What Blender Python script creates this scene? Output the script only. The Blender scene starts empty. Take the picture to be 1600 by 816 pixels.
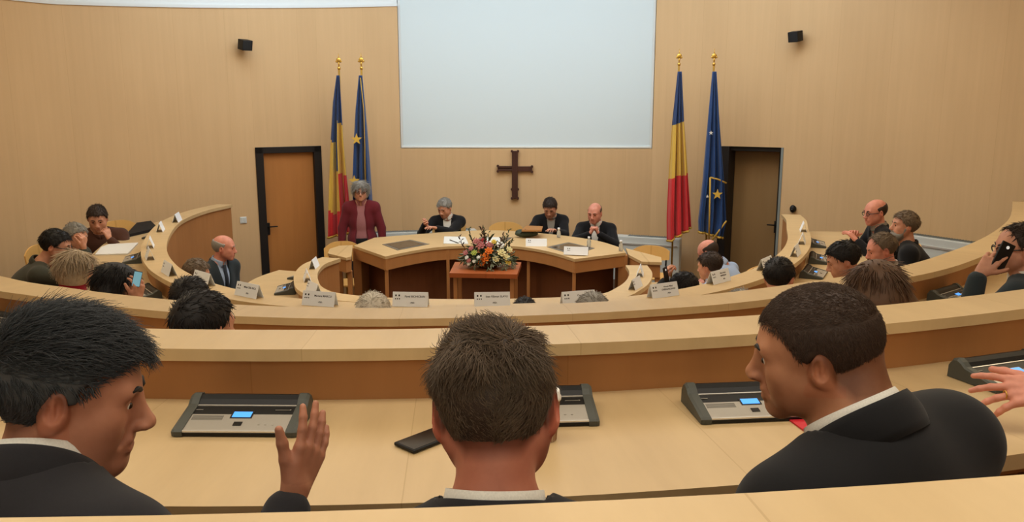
import bpy, bmesh, math, random
import numpy as np
from mathutils import Vector, Matrix, Quaternion
random.seed(7); np.random.seed(7)
S = bpy.context.scene
COL = S.collection
PI = math.pi

# ------------------------------------------------------------------ camera, light, exposure
CAM_Z = 2.66
FPX = 1300.0
PITCH = math.atan(248 / FPX)
cam = bpy.data.objects.new('camera', bpy.data.cameras.new('camera'))
COL.objects.link(cam)
cam.location = (0, 0, CAM_Z)
cam.rotation_euler = (PI / 2 - PITCH, 0, 0)
cam.data.sensor_width = 36
cam.data.lens = FPX / 1600 * 36
cam.data.clip_start = 0.05
S.camera = cam
S.view_settings.view_transform = 'Standard'
S.view_settings.look = 'None'
S.view_settings.gamma = 1
S.view_settings.use_curve_mapping = False
S.view_settings.exposure = 0.22
w = bpy.data.worlds.new('world'); S.world = w; w.use_nodes = True
w.node_tree.nodes['Background'].inputs[0].default_value = (0.75, 0.82, 1.0, 1)
w.node_tree.nodes['Background'].inputs[1].default_value = 0.25

def area(name, loc, rot, sx, sy, power, col):
    l = bpy.data.lights.new(name, 'AREA'); l.shape = 'RECTANGLE'; l.size = sx; l.size_y = sy
    l.energy = power; l.color = col
    o = bpy.data.objects.new(name, l); o.location = loc; o.rotation_euler = rot; COL.objects.link(o)
    return o
WARM = (1.0, 0.90, 0.76)
area('ceiling_lamp_front', (0, 7.0, 5.05), (0, 0, 0), 5.0, 3.0, 110, WARM)
area('ceiling_lamp_back', (0, 1.2, 5.05), (math.radians(-28), 0, 0), 6.0, 2.6, 140, WARM)
area('rear_fill_light', (0, -1.2, 4.9), (math.radians(-62), 0, 0), 7.0, 1.4, 150, WARM)  # unseen fill light behind the camera, added to brighten the name cards
area('ceiling_lamp_left', (-4.2, 6.0, 4.9), (0, math.radians(-30), 0), 1.2, 3.5, 45, (1.0, 0.82, 0.55))
area('ceiling_lamp_right', (4.3, 6.0, 4.9), (0, math.radians(30), 0), 1.2, 3.5, 40, (1.0, 0.80, 0.52))
area('cool_wall_fill', (0, 9.3, 5.0), (math.radians(22), 0, 0), 7.0, 1.2, 120, (0.72, 0.86, 1.0))  # unseen cool fill, added to make the wall's top brighter and bluer

# ------------------------------------------------------------------ picture geometry helpers
cP, sP = math.cos(PITCH), math.sin(PITCH)
def ray(px, py):
    x = (px - 800) / FPX; y = -(py - 408) / FPX
    return Vector((x, cP + y * sP, -sP + y * cP))
def at_z(px, py, z):
    d = ray(px, py); t = (z - CAM_Z) / d.z
    return Vector((d.x * t, d.y * t, z))
def at_y(px, py, Y):
    d = ray(px, py); t = Y / d.y
    return Vector((d.x * t, Y, CAM_Z + d.z * t))
def proj(p):
    y = p[1]; z = p[2] - CAM_Z
    f = y * cP - z * sP; u = y * sP + z * cP
    return 800 + FPX * p[0] / f, 408 - FPX * u / f
WC = Vector((0.05, 5.8)); WR = 6.0        # the curved panelled wall
def at_wall(px, py, inset=0.0):
    d = ray(px, py); r = WR - inset
    a = d.x * d.x + d.y * d.y; b = -2 * (d.x * WC.x + d.y * WC.y); c = WC.x ** 2 + WC.y ** 2 - r * r
    t = (-b + math.sqrt(b * b - 4 * a * c)) / (2 * a)
    return Vector((d.x * t, d.y * t, CAM_Z + d.z * t))
def wang(p):                                # angle on the wall, 0 straight ahead, + to the right
    return math.atan2(p[0] - WC.x, p[1] - WC.y)
def wpt(a, r, z):
    return Vector((WC.x + r * math.sin(a), WC.y + r * math.cos(a), z))

# ------------------------------------------------------------------ materials
def srgb(r, g, b):
    f = lambda c: ((c / 255 + 0.055) / 1.055) ** 2.4 if c > 10 else c / 255 / 12.92
    return (f(r), f(g), f(b), 1)
MATS = {}
def mat(name, rgb, rough=0.6, metal=0.0, spec=0.3, emit=0.0, noise=0.0, nscale=20, bump=0.0, alpha=None, sheen=0):
    if name in MATS: return MATS[name]
    m = bpy.data.materials.new(name); m.use_nodes = True
    nt = m.node_tree; b = nt.nodes['Principled BSDF']
    c = srgb(*rgb)
    b.inputs['Base Color'].default_value = c
    b.inputs['Roughness'].default_value = rough
    b.inputs['Metallic'].default_value = metal
    b.inputs['Specular IOR Level'].default_value = spec
    if sheen: b.inputs['Sheen Weight'].default_value = sheen
    if emit:
        b.inputs['Emission Color'].default_value = c; b.inputs['Emission Strength'].default_value = emit
    if alpha is not None: b.inputs['Transmission Weight'].default_value = alpha
    if noise or bump:
        tc = nt.nodes.new('ShaderNodeTexCoord'); n = nt.nodes.new('ShaderNodeTexNoise')
        n.inputs['Scale'].default_value = nscale; n.inputs['Detail'].default_value = 4
        nt.links.new(tc.outputs['Object'], n.inputs['Vector'])
        if noise:
            r = nt.nodes.new('ShaderNodeValToRGB')
            r.color_ramp.elements[0].position = 0.3; r.color_ramp.elements[1].position = 0.7
            r.color_ramp.elements[0].color = (c[0] * (1 - noise), c[1] * (1 - noise), c[2] * (1 - noise), 1)
            r.color_ramp.elements[1].color = (min(1, c[0] * (1 + noise)), min(1, c[1] * (1 + noise)), min(1, c[2] * (1 + noise)), 1)
            nt.links.new(n.outputs['Fac'], r.inputs['Fac']); nt.links.new(r.outputs['Color'], b.inputs['Base Color'])
        if bump:
            bp = nt.nodes.new('ShaderNodeBump'); bp.inputs['Strength'].default_value = bump; bp.inputs['Distance'].default_value = 0.01
            nt.links.new(n.outputs['Fac'], bp.inputs['Height']); nt.links.new(bp.outputs['Normal'], b.inputs['Normal'])
    MATS[name] = m
    return m

def wood(name, rgb, var=0.12, plank=0.6, coord='UV', grain=(14, 1.2, 1), rough=0.45, axis=0, spec=0.35):
    """veneer: grain streaks plus a slight tone change from board to board"""
    if name in MATS: return MATS[name]
    m = bpy.data.materials.new(name); m.use_nodes = True
    nt = m.node_tree; N = nt.nodes.new; L = nt.links.new
    b = nt.nodes['Principled BSDF']; b.inputs['Roughness'].default_value = rough
    b.inputs['Specular IOR Level'].default_value = spec
    tc = N('ShaderNodeTexCoord'); mp = N('ShaderNodeMapping'); mp.inputs['Scale'].default_value = grain
    L(tc.outputs[coord], mp.inputs['Vector'])
    n = N('ShaderNodeTexNoise'); n.inputs['Scale'].default_value = 1.0; n.inputs['Detail'].default_value = 6; n.inputs['Roughness'].default_value = 0.6
    L(mp.outputs['Vector'], n.inputs['Vector'])
    n2 = N('ShaderNodeTexNoise'); n2.inputs['Scale'].default_value = 0.9; n2.inputs['Detail'].default_value = 2
    L(tc.outputs[coord], n2.inputs['Vector'])
    sx = N('ShaderNodeSeparateXYZ'); L(tc.outputs[coord], sx.inputs[0])
    dv = N('ShaderNodeMath'); dv.operation = 'DIVIDE'; dv.inputs[1].default_value = plank; L(sx.outputs[axis], dv.inputs[0])
    fl = N('ShaderNodeMath'); fl.operation = 'FLOOR'; L(dv.outputs[0], fl.inputs[0])
    wn = N('ShaderNodeTexWhiteNoise'); wn.noise_dimensions = '1D'; L(fl.outputs[0], wn.inputs['W'])
    fr = N('ShaderNodeMath'); fr.operation = 'FRACT'; L(dv.outputs[0], fr.inputs[0])
    cp = N('ShaderNodeMath'); cp.operation = 'LESS_THAN'; cp.inputs[1].default_value = 0.004; L(fr.outputs[0], cp.inputs[0])
    a1 = N('ShaderNodeMath'); a1.operation = 'MULTIPLY_ADD'; a1.inputs[1].default_value = 1.3; L(n.outputs['Fac'], a1.inputs[0]); L(n2.outputs['Fac'], a1.inputs[2])
    a2 = N('ShaderNodeMath'); a2.operation = 'MULTIPLY_ADD'; a2.inputs[1].default_value = 0.35; L(wn.outputs['Value'], a2.inputs[0]); L(a1.outputs[0], a2.inputs[2])
    mr = N('ShaderNodeMapRange'); mr.inputs['From Min'].default_value = 0.75; mr.inputs['From Max'].default_value = 1.95
    L(a2.outputs[0], mr.inputs['Value'])
    c = srgb(*rgb)
    r = N('ShaderNodeValToRGB')
    r.color_ramp.elements[0].color = (c[0] * (1 - var), c[1] * (1 - var * 1.25), c[2] * (1 - var * 1.5), 1)
    r.color_ramp.elements[1].color = (min(1, c[0] * (1 + var)), min(1, c[1] * (1 + var)), min(1, c[2] * (1 + var)), 1)
    L(mr.outputs[0], r.inputs['Fac'])
    mx = N('ShaderNodeMixRGB'); mx.blend_type = 'MULTIPLY'; mx.inputs['Color2'].default_value = (0.86, 0.82, 0.77, 1)
    L(cp.outputs[0], mx.inputs['Fac']); L(r.outputs['Color'], mx.inputs['Color1'])
    L(mx.outputs['Color'], b.inputs['Base Color'])
    MATS[name] = m
    return m

M_WALL = wood('wall_veneer', (208, 175, 131), var=0.07, plank=0.62, grain=(16, 0.6, 1), rough=0.6, spec=0.2)
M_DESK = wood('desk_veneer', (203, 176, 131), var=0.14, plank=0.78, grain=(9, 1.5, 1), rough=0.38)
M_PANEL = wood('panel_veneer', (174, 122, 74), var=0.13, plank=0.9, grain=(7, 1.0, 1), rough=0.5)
M_EDGE = wood('edge_veneer', (192, 140, 88), var=0.08, plank=3, grain=(1.5, 14, 1), rough=0.5)
M_OBJ = wood('beech_board', (210, 178, 128), var=0.08, plank=5, coord='Object', grain=(2, 9, 2), rough=0.4)
M_OBJP = wood('beech_panel', (186, 130, 78), var=0.1, plank=5, coord='Object', grain=(8, 8, 1), rough=0.5)
M_REDW = wood('cherry_wood', (170, 92, 48), var=0.12, plank=5, coord='Object', grain=(2, 9, 2), rough=0.4)
M_CROSS = wood('dark_walnut', (72, 42, 30), var=0.25, plank=5, coord='Object', grain=(9, 9, 2), rough=0.5)
M_DOOR = wood('door_veneer', (176, 118, 62), var=0.12, plank=5, coord='Object', grain=(12, 12, 1), rough=0.45)
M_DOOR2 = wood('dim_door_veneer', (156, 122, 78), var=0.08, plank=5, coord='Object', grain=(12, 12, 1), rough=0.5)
M_CHAIR = wood('chair_ply', (226, 178, 104), var=0.1, plank=5, coord='Object', grain=(3, 9, 3), rough=0.4)
M_BLACK = mat('black_plastic', (22, 22, 22), 0.45)
M_BLACKG = mat('black_gloss', (16, 17, 19), 0.15, spec=0.6)
M_FRAME = mat('door_frame_black', (30, 26, 24), 0.5)
M_GREYP = mat('grey_plastic', (78, 80, 74), 0.5)
M_SILVER = mat('silver_panel', (176, 170, 158), 0.35, metal=0.35, spec=0.5)
M_STRIP = mat('bright_strip', (225, 222, 214), 0.25, metal=0.5)
M_LCD = mat('lcd_screen', (70, 150, 235), 0.3, emit=0.9)
M_WHITE = mat('white_plaster', (222, 228, 228), 0.8)
M_SCREEN = mat('projection_cloth', (212, 225, 228), 0.85)
M_PAPER = mat('paper', (226, 224, 216), 0.8)
M_CARD = mat('white_card', (240, 244, 248), 0.6)
M_INK = mat('ink', (40, 36, 36), 0.7)
M_RAD = mat('radiator_white', (205, 208, 202), 0.5)
M_RADD = mat('radiator_grille', (120, 126, 124), 0.6)
M_GOLD = mat('gold', (214, 170, 80), 0.3, metal=0.8)
M_METAL = mat('steel', (150, 148, 142), 0.35, metal=0.8)
M_CARPET = mat('carpet', (92, 72, 58), 0.95, noise=0.15, nscale=60)
M_CEIL = mat('ceiling_white', (225, 224, 218), 0.9)
M_JAMB = mat('pale_reveal', (128, 134, 130), 0.7)
M_YCUSH = mat('mustard_cushion', (198, 170, 70), 0.8)

# ------------------------------------------------------------------ object helpers
def tag(o, label=None, cat=None, group=None, kind=None):
    if label: o['label'] = label
    if cat: o['category'] = cat
    if group: o['group'] = group
    if kind: o['kind'] = kind
    return o
def empty(name, loc=(0, 0, 0), rz=0.0, label=None, cat=None, group=None, rot=None):
    o = bpy.data.objects.new(name, None); o.empty_display_size = 0.1
    o.location = loc; o.rotation_euler = rot if rot else (0, 0, rz); COL.objects.link(o)
    return tag(o, label, cat, group)
def link(name, me, m=None, parent=None, smooth=False):
    o = bpy.data.objects.new(name, me); COL.objects.link(o)
    if m is not None and not me.materials:
        for q in (m if isinstance(m, (list, tuple)) else [m]): me.materials.append(q)
    if parent is not None: o.parent = parent
    if smooth: me.shade_smooth()
    return o
class MB:
    """collects shapes into ONE mesh"""
    def __init__(s): s.bm = bmesh.new(); s.mi = 0; s.uvl = None
    def _setmi(s, fs):
        for f in fs: f.material_index = s.mi
    def box(s, c, d, rot=None, bev=0.0, seg=2):
        r = bmesh.ops.create_cube(s.bm, size=1.0)
        M = Matrix.Translation(Vector(c)) @ (rot.to_4x4() if rot is not None else Matrix.Identity(4)) @ Matrix.Diagonal((*d, 1))
        bmesh.ops.transform(s.bm, matrix=M, verts=r['verts'])
        fs = set(f for v in r['verts'] for f in v.link_faces); s._setmi(fs)
        if bev:
            es = set(e for v in r['verts'] for e in v.link_edges)
            q = bmesh.ops.bevel(s.bm, geom=list(es), offset=bev, segments=seg, affect='EDGES', profile=0.6)
            s._setmi(q['faces'])
        return s
    def cyl(s, a, b, ra, rb=None, n=16, caps=True):
        a = Vector(a); b = Vector(b); rb = ra if rb is None else rb
        q = (b - a).to_track_quat('Z', 'Y').to_matrix()
        va = [s.bm.verts.new(a + q @ Vector((ra * math.cos(2 * PI * i / n), ra * math.sin(2 * PI * i / n), 0))) for i in range(n)]
        vb = [s.bm.verts.new(b + q @ Vector((rb * math.cos(2 * PI * i / n), rb * math.sin(2 * PI * i / n), 0))) for i in range(n)]
        fs = [s.bm.faces.new((va[i], va[(i + 1) % n], vb[(i + 1) % n], vb[i])) for i in range(n)]
        for f in fs: f.smooth = True
        if caps: fs += [s.bm.faces.new(va[::-1]), s.bm.faces.new(vb)]
        s._setmi(fs); return s
    def tube(s, pts, r, n=8):
        pts = [Vector(p) for p in pts]; rr = r if isinstance(r, (list, tuple)) else [r] * len(pts)
        rings = []; prev = None
        for i, p in enumerate(pts):
            t = (pts[min(i + 1, len(pts) - 1)] - pts[max(i - 1, 0)]).normalized()
            u = t.orthogonal().normalized() if prev is None else (prev - t * prev.dot(t)).normalized()
            prev = u; v = t.cross(u)
            rings.append([s.bm.verts.new(p + (u * math.cos(2 * PI * k / n) + v * math.sin(2 * PI * k / n)) * rr[i]) for k in range(n)])
        fs = []
        for a, b in zip(rings, rings[1:]):
            for k in range(n):
                f = s.bm.faces.new((a[k], a[(k + 1) % n], b[(k + 1) % n], b[k])); f.smooth = True; fs.append(f)
        fs += [s.bm.faces.new(rings[0][::-1]), s.bm.faces.new(rings[-1])]
        s._setmi(fs); return s
    def sphere(s, c, r, rot=None, u=16, v=10):
        q = bmesh.ops.create_uvsphere(s.bm, u_segments=u, v_segments=v, radius=1.0)
        rv = r if isinstance(r, (tuple, list)) else (r, r, r)
        M = Matrix.Translation(Vector(c)) @ (rot.to_4x4() if rot is not None else Matrix.Identity(4)) @ Matrix.Diagonal((*rv, 1))
        bmesh.ops.transform(s.bm, matrix=M, verts=q['verts'])
        fs = set(f for x in q['verts'] for f in x.link_faces)
        for f in fs: f.smooth = True
        s._setmi(fs); return s
    def lathe(s, prof, c=(0, 0, 0), n=24):
        c = Vector(c); rings = []
        for r, z in prof:
            rings.append([s.bm.verts.new(c + Vector((r * math.cos(2 * PI * k / n), r * math.sin(2 * PI * k / n), z))) for k in range(n)])
        fs = []
        for a, b in zip(rings, rings[1:]):
            for k in range(n):
                f = s.bm.faces.new((a[k], a[(k + 1) % n], b[(k + 1) % n], b[k])); f.smooth = True; fs.append(f)
        fs += [s.bm.faces.new(rings[0][::-1]), s.bm.faces.new(rings[-1])]
        s._setmi(fs); return s
    def prism(s, poly, z0, z1):
        lo = [s.bm.verts.new((p[0], p[1], z0)) for p in poly]; hi = [s.bm.verts.new((p[0], p[1], z1)) for p in poly]
        n = len(poly)
        fs = [s.bm.faces.new(lo[::-1]), s.bm.faces.new(hi)]
        fs += [s.bm.faces.new((lo[i], lo[(i + 1) % n], hi[(i + 1) % n], hi[i])) for i in range(n)]
        s._setmi(fs); return s
    def hexa(s, lo, hi):
        """solid between two equal loops of 3-D points"""
        a = [s.bm.verts.new(p) for p in lo]; b = [s.bm.verts.new(p) for p in hi]; n = len(a)
        fs = [s.bm.faces.new(a[::-1]), s.bm.faces.new(b)]
        fs += [s.bm.faces.new((a[i], a[(i + 1) % n], b[(i + 1) % n], b[i])) for i in range(n)]
        s._setmi(fs); return s
    def build(s, name, m, parent=None, smooth=False, fix=True):
        if fix: bmesh.ops.recalc_face_normals(s.bm, faces=s.bm.faces[:])
        me = bpy.data.meshes.new(name); s.bm.to_mesh(me); s.bm.free()
        return link(name, me, m, parent, smooth)
def sweep(name, A, B, z0, z1, m, parent=None, zA=None):
    """solid strip between plan curves A and B (same count) from z0 to z1; UV = metres along, metres across"""
    bm = bmesh.new(); uv = bm.loops.layers.uv.new('UVMap'); n = len(A)
    f0 = (lambda i: z0) if not callable(z0) else z0
    f1 = (lambda i: z1) if not callable(z1) else z1
    s = [0.0]
    for i in range(1, n): s.append(s[-1] + (Vector(B[i][:2]) - Vector(B[i - 1][:2])).length)
    V = [[bm.verts.new((A[i][0], A[i][1], f0(i))), bm.verts.new((B[i][0], B[i][1], f0(i))),
          bm.verts.new((B[i][0], B[i][1], f1(i))), bm.verts.new((A[i][0], A[i][1], f1(i)))] for i in range(n)]
    wd = [(Vector(A[i][:2]) - Vector(B[i][:2])).length for i in range(n)]
    def face(vs, uvs):
        f = bm.faces.new(vs)
        for l, q in zip(f.loops, uvs): l[uv].uv = q
    for i in range(n - 1):
        a, b = V[i], V[i + 1]
        face((a[3], a[2], b[2], b[3]), ((s[i], wd[i]), (s[i], 0), (s[i + 1], 0), (s[i + 1], wd[i + 1])))
        face((a[0], b[0], b[1], a[1]), ((s[i], wd[i]), (s[i + 1], wd[i + 1]), (s[i + 1], 0), (s[i], 0)))
        face((a[1], b[1], b[2], a[2]), ((s[i], f0(i)), (s[i + 1], f0(i + 1)), (s[i + 1], f1(i + 1)), (s[i], f1(i))))
        face((a[0], a[3], b[3], b[0]), ((s[i], f0(i)), (s[i], f1(i)), (s[i + 1], f1(i + 1)), (s[i + 1], f0(i + 1))))
    face(V[0][:], ((0, 0), (.1, 0), (.1, 1), (0, 1))); face(V[-1][::-1], ((0, 0), (.1, 0), (.1, 1), (0, 1)))
    bmesh.ops.recalc_face_normals(bm, faces=bm.faces[:])
    me = bpy.data.meshes.new(name); bm.to_mesh(me); bm.free()
    return link(name, me, m, parent)
def cr(pts, n):
    """Catmull-Rom through 2-D points, resampled to n points of even spacing"""
    P = [Vector(p[:2]) for p in pts]; P = [2 * P[0] - P[1]] + P + [2 * P[-1] - P[-2]]; out = []
    for i in range(1, len(P) - 2):
        for k in range(16):
            t = k / 16
            out.append(0.5 * ((2 * P[i]) + (P[i + 1] - P[i - 1]) * t + (2 * P[i - 1] - 5 * P[i] + 4 * P[i + 1] - P[i + 2]) * t * t + (3 * P[i] - P[i - 1] - 3 * P[i + 1] + P[i + 2]) * t ** 3))
    out.append(P[-2])
    return resample(out, n)
def resample(out, n):
    d = [0.0]
    for a, b in zip(out, out[1:]): d.append(d[-1] + (b - a).length)
    res = []; j = 0
    for k in range(n):
        t = d[-1] * k / (n - 1)
        while j < len(d) - 2 and d[j + 1] < t: j += 1
        u = (t - d[j]) / max(1e-9, d[j + 1] - d[j])
        res.append(out[j].lerp(out[j + 1], min(1, u)))
    return res
def offset(C, d):
    """offset a plan curve running left to right in front of the camera; + towards the seats"""
    out = []
    for i, p in enumerate(C):
        t = (C[min(i + 1, len(C) - 1)] - C[max(i - 1, 0)]).normalized()
        out.append(p + Vector((t.y, -t.x)) * d)
    return out
def arc(c, r, x0, x1, n=60):
    a0 = math.asin((x0 - c[0]) / r); a1 = math.asin((x1 - c[0]) / r)
    return [Vector((c[0] + r * math.sin(a0 + (a1 - a0) * i / (n - 1)), c[1] - r * math.cos(a0 + (a1 - a0) * i / (n - 1)))) for i in range(n)]

# ------------------------------------------------------------------ heights
Z_A, Z_B, Z_C, Z_D, Z_E = 0.28, 0.55, 0.82, 1.09, 1.36     # floors of the tiers
L_H, D_H = 0.90, 0.74                                       # ledge and desk above own floor
LT = 0.035
RC = Vector((-0.67, 8.5))
# middle line of every partition
CE = arc(RC, 7.848, -4.9, 4.9, 70)
CD = arc(RC, 6.19, -4.8, 4.1, 80)
zc = Z_C + L_H
def tr(z, L): return [at_z(a, b, z).to_2d() for a, b in L]
C_mid = [(-5.35, 7.0), (-4.9, 6.35), (-4.25, 5.55), (-3.5, 4.87), (-2.72, 4.30), (-2.37, 4.12), (-2.05, 3.97), (-1.56, 3.79), (-1.15, 3.70), (-0.58, 3.66), (0.03, 3.715), (0.62, 3.83), (1.23, 4.04), (2.24, 4.62), (2.90, 5.20), (3.50, 5.85), (4.08, 6.6), (4.50, 7.25), (4.92, 7.95)]
CC = cr(C_mid, 100)
B_mid = [(-3.47, 10.0), (-3.58, 9.4), (-3.545, 8.65), (-3.38, 7.95), (-3.14, 7.22), (-2.91, 6.66), (-2.68, 6.22), (-2.46, 5.88), (-2.13, 5.49), (-1.66, 5.12), (-1.2, 4.94), (-0.6, 4.83), (0.1, 4.86), (0.70, 5.02), (1.24, 5.33), (1.72, 5.80), (2.08, 6.30), (2.37, 6.85), (2.60, 7.43), (2.79, 8.05), (2.97, 8.62), (3.06, 9.07)]
CB = cr(B_mid, 110)
A_mid = [(-1.75, 7.93), (-1.84, 7.62), (-1.82, 7.22), (-1.73, 6.84), (-1.62, 6.55), (-1.42, 6.32), (-1.0, 6.16), (-0.35, 6.10), (0.35, 6.16), (0.76, 6.30), (0.95, 6.58), (1.07, 6.88), (1.14, 7.22), (1.15, 7.55)]
CA = cr(A_mid, 70)

# ------------------------------------------------------------------ room shell
ZCEIL = 5.2
def struct(o): o['kind'] = 'structure'; return o
def arcpts(a0, a1, r, n):
    return [wpt(a0 + (a1 - a0) * i / (n - 1), r, 0).to_2d() for i in range(n)]
dl0, dl1 = wang(at_wall(398, 228)), wang(at_wall(501, 224))
dr0, dr1 = wang(at_wall(1128, 226)), wang(at_wall(1222, 229))
sl, sr = wang(at_wall(626, 231)), wang(at_wall(1019, 234))
DOOR_H = 2.09
def zt_left(a):                               # the panelling's top edge sinks a little towards the left
    return 3.93 - 0.24 * min(1.0, max(0.0, (sl - a) / (sl - wang(at_wall(80, 0)))))
def wallseg(name, a0, a1, z0, z1, n, m=M_WALL, r0=WR, r1=WR + 0.16):
    A = arcpts(a0, a1, r1, n); B = arcpts(a0, a1, r0, n)
    zz = (lambda i: z1(a0 + (a1 - a0) * i / (n - 1))) if callable(z1) else z1
    return struct(sweep(name, A, B, z0, zz, m))
AE = math.radians(96)
wallseg('wall_left', -AE, dl0, 0, zt_left, 50)
wallseg('wall_left', dl0, dl1, DOOR_H, zt_left, 10)
wallseg('wall_left', dl1, sl, 0, zt_left, 12)
wallseg('trim_1', -AE, sl, lambda i: 3.70, ZCEIL, 60, M_WHITE, WR + 0.02, WR + 0.14)
wallseg('wall_right', sr, dr0, 0, ZCEIL, 12)
wallseg('wall_right', dr0, dr1, DOOR_H, ZCEIL, 10)
wallseg('wall_right', dr1, AE, 0, ZCEIL, 50)
# thin white bead closing the panelling's top at left
wallseg('trim_2', -AE, sl, lambda i: zt_left(-AE + (sl + AE) * i / 59) - 0.005, lambda a: zt_left(a) + 0.03, 60, M_WHITE, WR - 0.015, WR + 0.02)
# flat middle piece under the projection surface
pL = wpt(sl, WR, 0).to_2d(); pR = wpt(sr, WR, 0).to_2d()
pLb = wpt(sl, WR + 0.2, 0).to_2d(); pRb = wpt(sr, WR + 0.2, 0).to_2d()
SZ = at_y(822, 232.5, (pL.y + pR.y) / 2).z
midc = [pL.lerp(pR, i / 9) for i in range(10)]; midb = [pLb.lerp(pRb, i / 9) for i in range(10)]
struct(sweep('wall_front', midb, midc, 0, SZ, M_WALL))
rec = [p + Vector((0, 0.05)) for p in midc]
struct(sweep('trim_3', midb, rec, SZ, ZCEIL, M_WHITE))
# projection surface
ps = empty('projection_screen', (pL.lerp(pR, .5).x, pL.lerp(pR, .5).y + 0.05, SZ + 0.01), math.atan2(pR.y - pL.y, pR.x - pL.x),
           'large blank white projection screen high on the panelled front wall', 'screen')
WSC = (pR - pL).length
MB().box((0, 0.004, 1.1), (WSC - 0.06, 0.02, 2.16), bev=0.003).build('screen_surface', M_SCREEN, ps)
MB().box((0, -0.01, 0.012), (WSC - 0.04, 0.03, 0.024), bev=0.004).build('bottom_bar', M_WHITE, ps)

# side and rear walls, ceiling, floors
def straight(name, p, q, z0, z1, m, th=0.15):
    d = (Vector(q) - Vector(p)).normalized(); nrm = Vector((d.y, -d.x)) * th
    A = [Vector(p).lerp(Vector(q), i / 9) for i in range(10)]
    return struct(sweep(name, [a + nrm for a in A], A, z0, z1, m))
xl = wpt(-AE, WR, 0); xr = wpt(AE, WR, 0)
straight('wall_left', (-5.95, -2.6), (xl.x, xl.y + 0.02), 0, 3.7, M_WALL, -0.15)
straight('wall_left', (-5.95, -2.6), (xl.x, xl.y + 0.02), 3.7, ZCEIL, M_WHITE, -0.13)
straight('wall_right', (6.05, -2.6), (xr.x, xr.y + 0.02), 0, ZCEIL, M_WALL, 0.15)
straight('wall_back', (-6.1, -2.6), (6.2, -2.6), 0, ZCEIL, M_WHITE, 0.15)
struct(MB().box((0.05, 4.8, ZCEIL + 0.05), (13, 15.4, 0.1)).build('ceiling', M_CEIL))
struct(MB().box((0.05, 4.8, -0.05), (13, 15.4, 0.1)).build('floor', M_CARPET))
def tier(A, B, z, name='floor'):
    poly = [tuple(p) for p in A] + [tuple(p) for p in reversed(B)]
    return struct(MB().prism(poly, 0.0, z).build(name, M_CARPET))
pod = [Vector((-3.2, 9.3)), Vector((-1.7, 9.35)), Vector((-1.62, 11.15)), Vector((1.55, 11.15)), Vector((1.62, 9.35)), Vector((2.9, 9.05))]
tier(CB[6:105], pod, Z_A)
wl = [wpt(math.radians(a), WR - 0.02, 0).to_2d() for a in (-62, -70, -78, -86, -93)]
wr = [wpt(math.radians(a), WR - 0.02, 0).to_2d() for a in (68, 74, 80, 86, 93)]
tier(CB, CC, Z_B)
tier(CC, CD, Z_C)
tier(CD, CE, Z_D)
tier(CE, [Vector((-5.85, -2.55)), Vector((5.85, -2.55))], Z_E)
# landing beside the horns of the second ring
tier([Vector((-5.35, 7.0))] + [CB[0]], [Vector((-5.2, 8.3)), Vector((-4.0, 10.1))], Z_B)
tier([CB[-1], Vector((4.92, 7.95))], [Vector((3.6, 10.3)), Vector((5.2, 8.6))], Z_B)

# ------------------------------------------------------------------ benches
def bench(C, zf, depth, label, i0=0, i1=None, name='curved_desk', w2=0.1, end=True, desk_rng=None, lift=0):
    i1 = len(C) if i1 is None else i1
    C = C[i0:i1]
    root = empty(name, (C[len(C) // 2].x, C[len(C) // 2].y, zf), 0, label, 'desk')
    inv = Matrix.Translation(-root.location)
    def fit(o): o.data.transform(inv); return o
    lt = zf + L_H
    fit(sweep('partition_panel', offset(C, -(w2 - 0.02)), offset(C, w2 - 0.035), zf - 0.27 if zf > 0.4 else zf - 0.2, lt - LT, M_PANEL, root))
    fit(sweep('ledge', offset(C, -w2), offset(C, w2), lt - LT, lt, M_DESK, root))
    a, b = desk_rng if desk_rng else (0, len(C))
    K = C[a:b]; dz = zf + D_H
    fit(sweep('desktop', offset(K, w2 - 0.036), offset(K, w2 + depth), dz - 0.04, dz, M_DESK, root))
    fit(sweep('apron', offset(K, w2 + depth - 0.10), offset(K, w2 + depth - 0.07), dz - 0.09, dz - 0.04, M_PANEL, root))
    st = max(6, len(K) // 8)
    for j in range(st // 2, len(K) - 1, st):
        t = (K[j + 1] - K[j]).normalized(); nn = Vector((t.y, -t.x))
        p = K[j] + nn * (w2 + depth / 2 - 0.03)
        R = Matrix.Rotation(math.atan2(nn.y, nn.x), 3, 'Z')
        o = MB().box((p.x, p.y, zf + (D_H - 0.04) / 2), (depth - 0.12, 0.03, D_H - 0.04), rot=R).build('support_panel', M_OBJP, root); fit(o)
    return root
bench(CA, Z_A, 0.50, 'small innermost curved beech desk ring nearest the long head table, horns at both ends')
bench(CB, Z_B, 0.48, 'horseshoe beech desk ring carrying most name cards, with a high curved horn each side', desk_rng=(3, 109))
bench(CC, Z_C, 0.50, 'third curved beech desk ring, plain ledge sweeping from far left up to the right wall')
bench(CD, Z_D, 0.598, 'front curved beech desk with microphone consoles where the three near men sit')
bench(CE, Z_E, 0.50, 'nearest curved beech desk ledge along the bottom edge of the picture', name='curved_desk', w2=0.1)
# ------------------------------------------------------------------ doors
def door_frame(a0, a1):
    p = wpt(a0, WR, 0); q = wpt(a1, WR, 0)
    d = (q - p); ang = math.atan2(d.y, d.x)
    return p, d.length, ang
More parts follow.
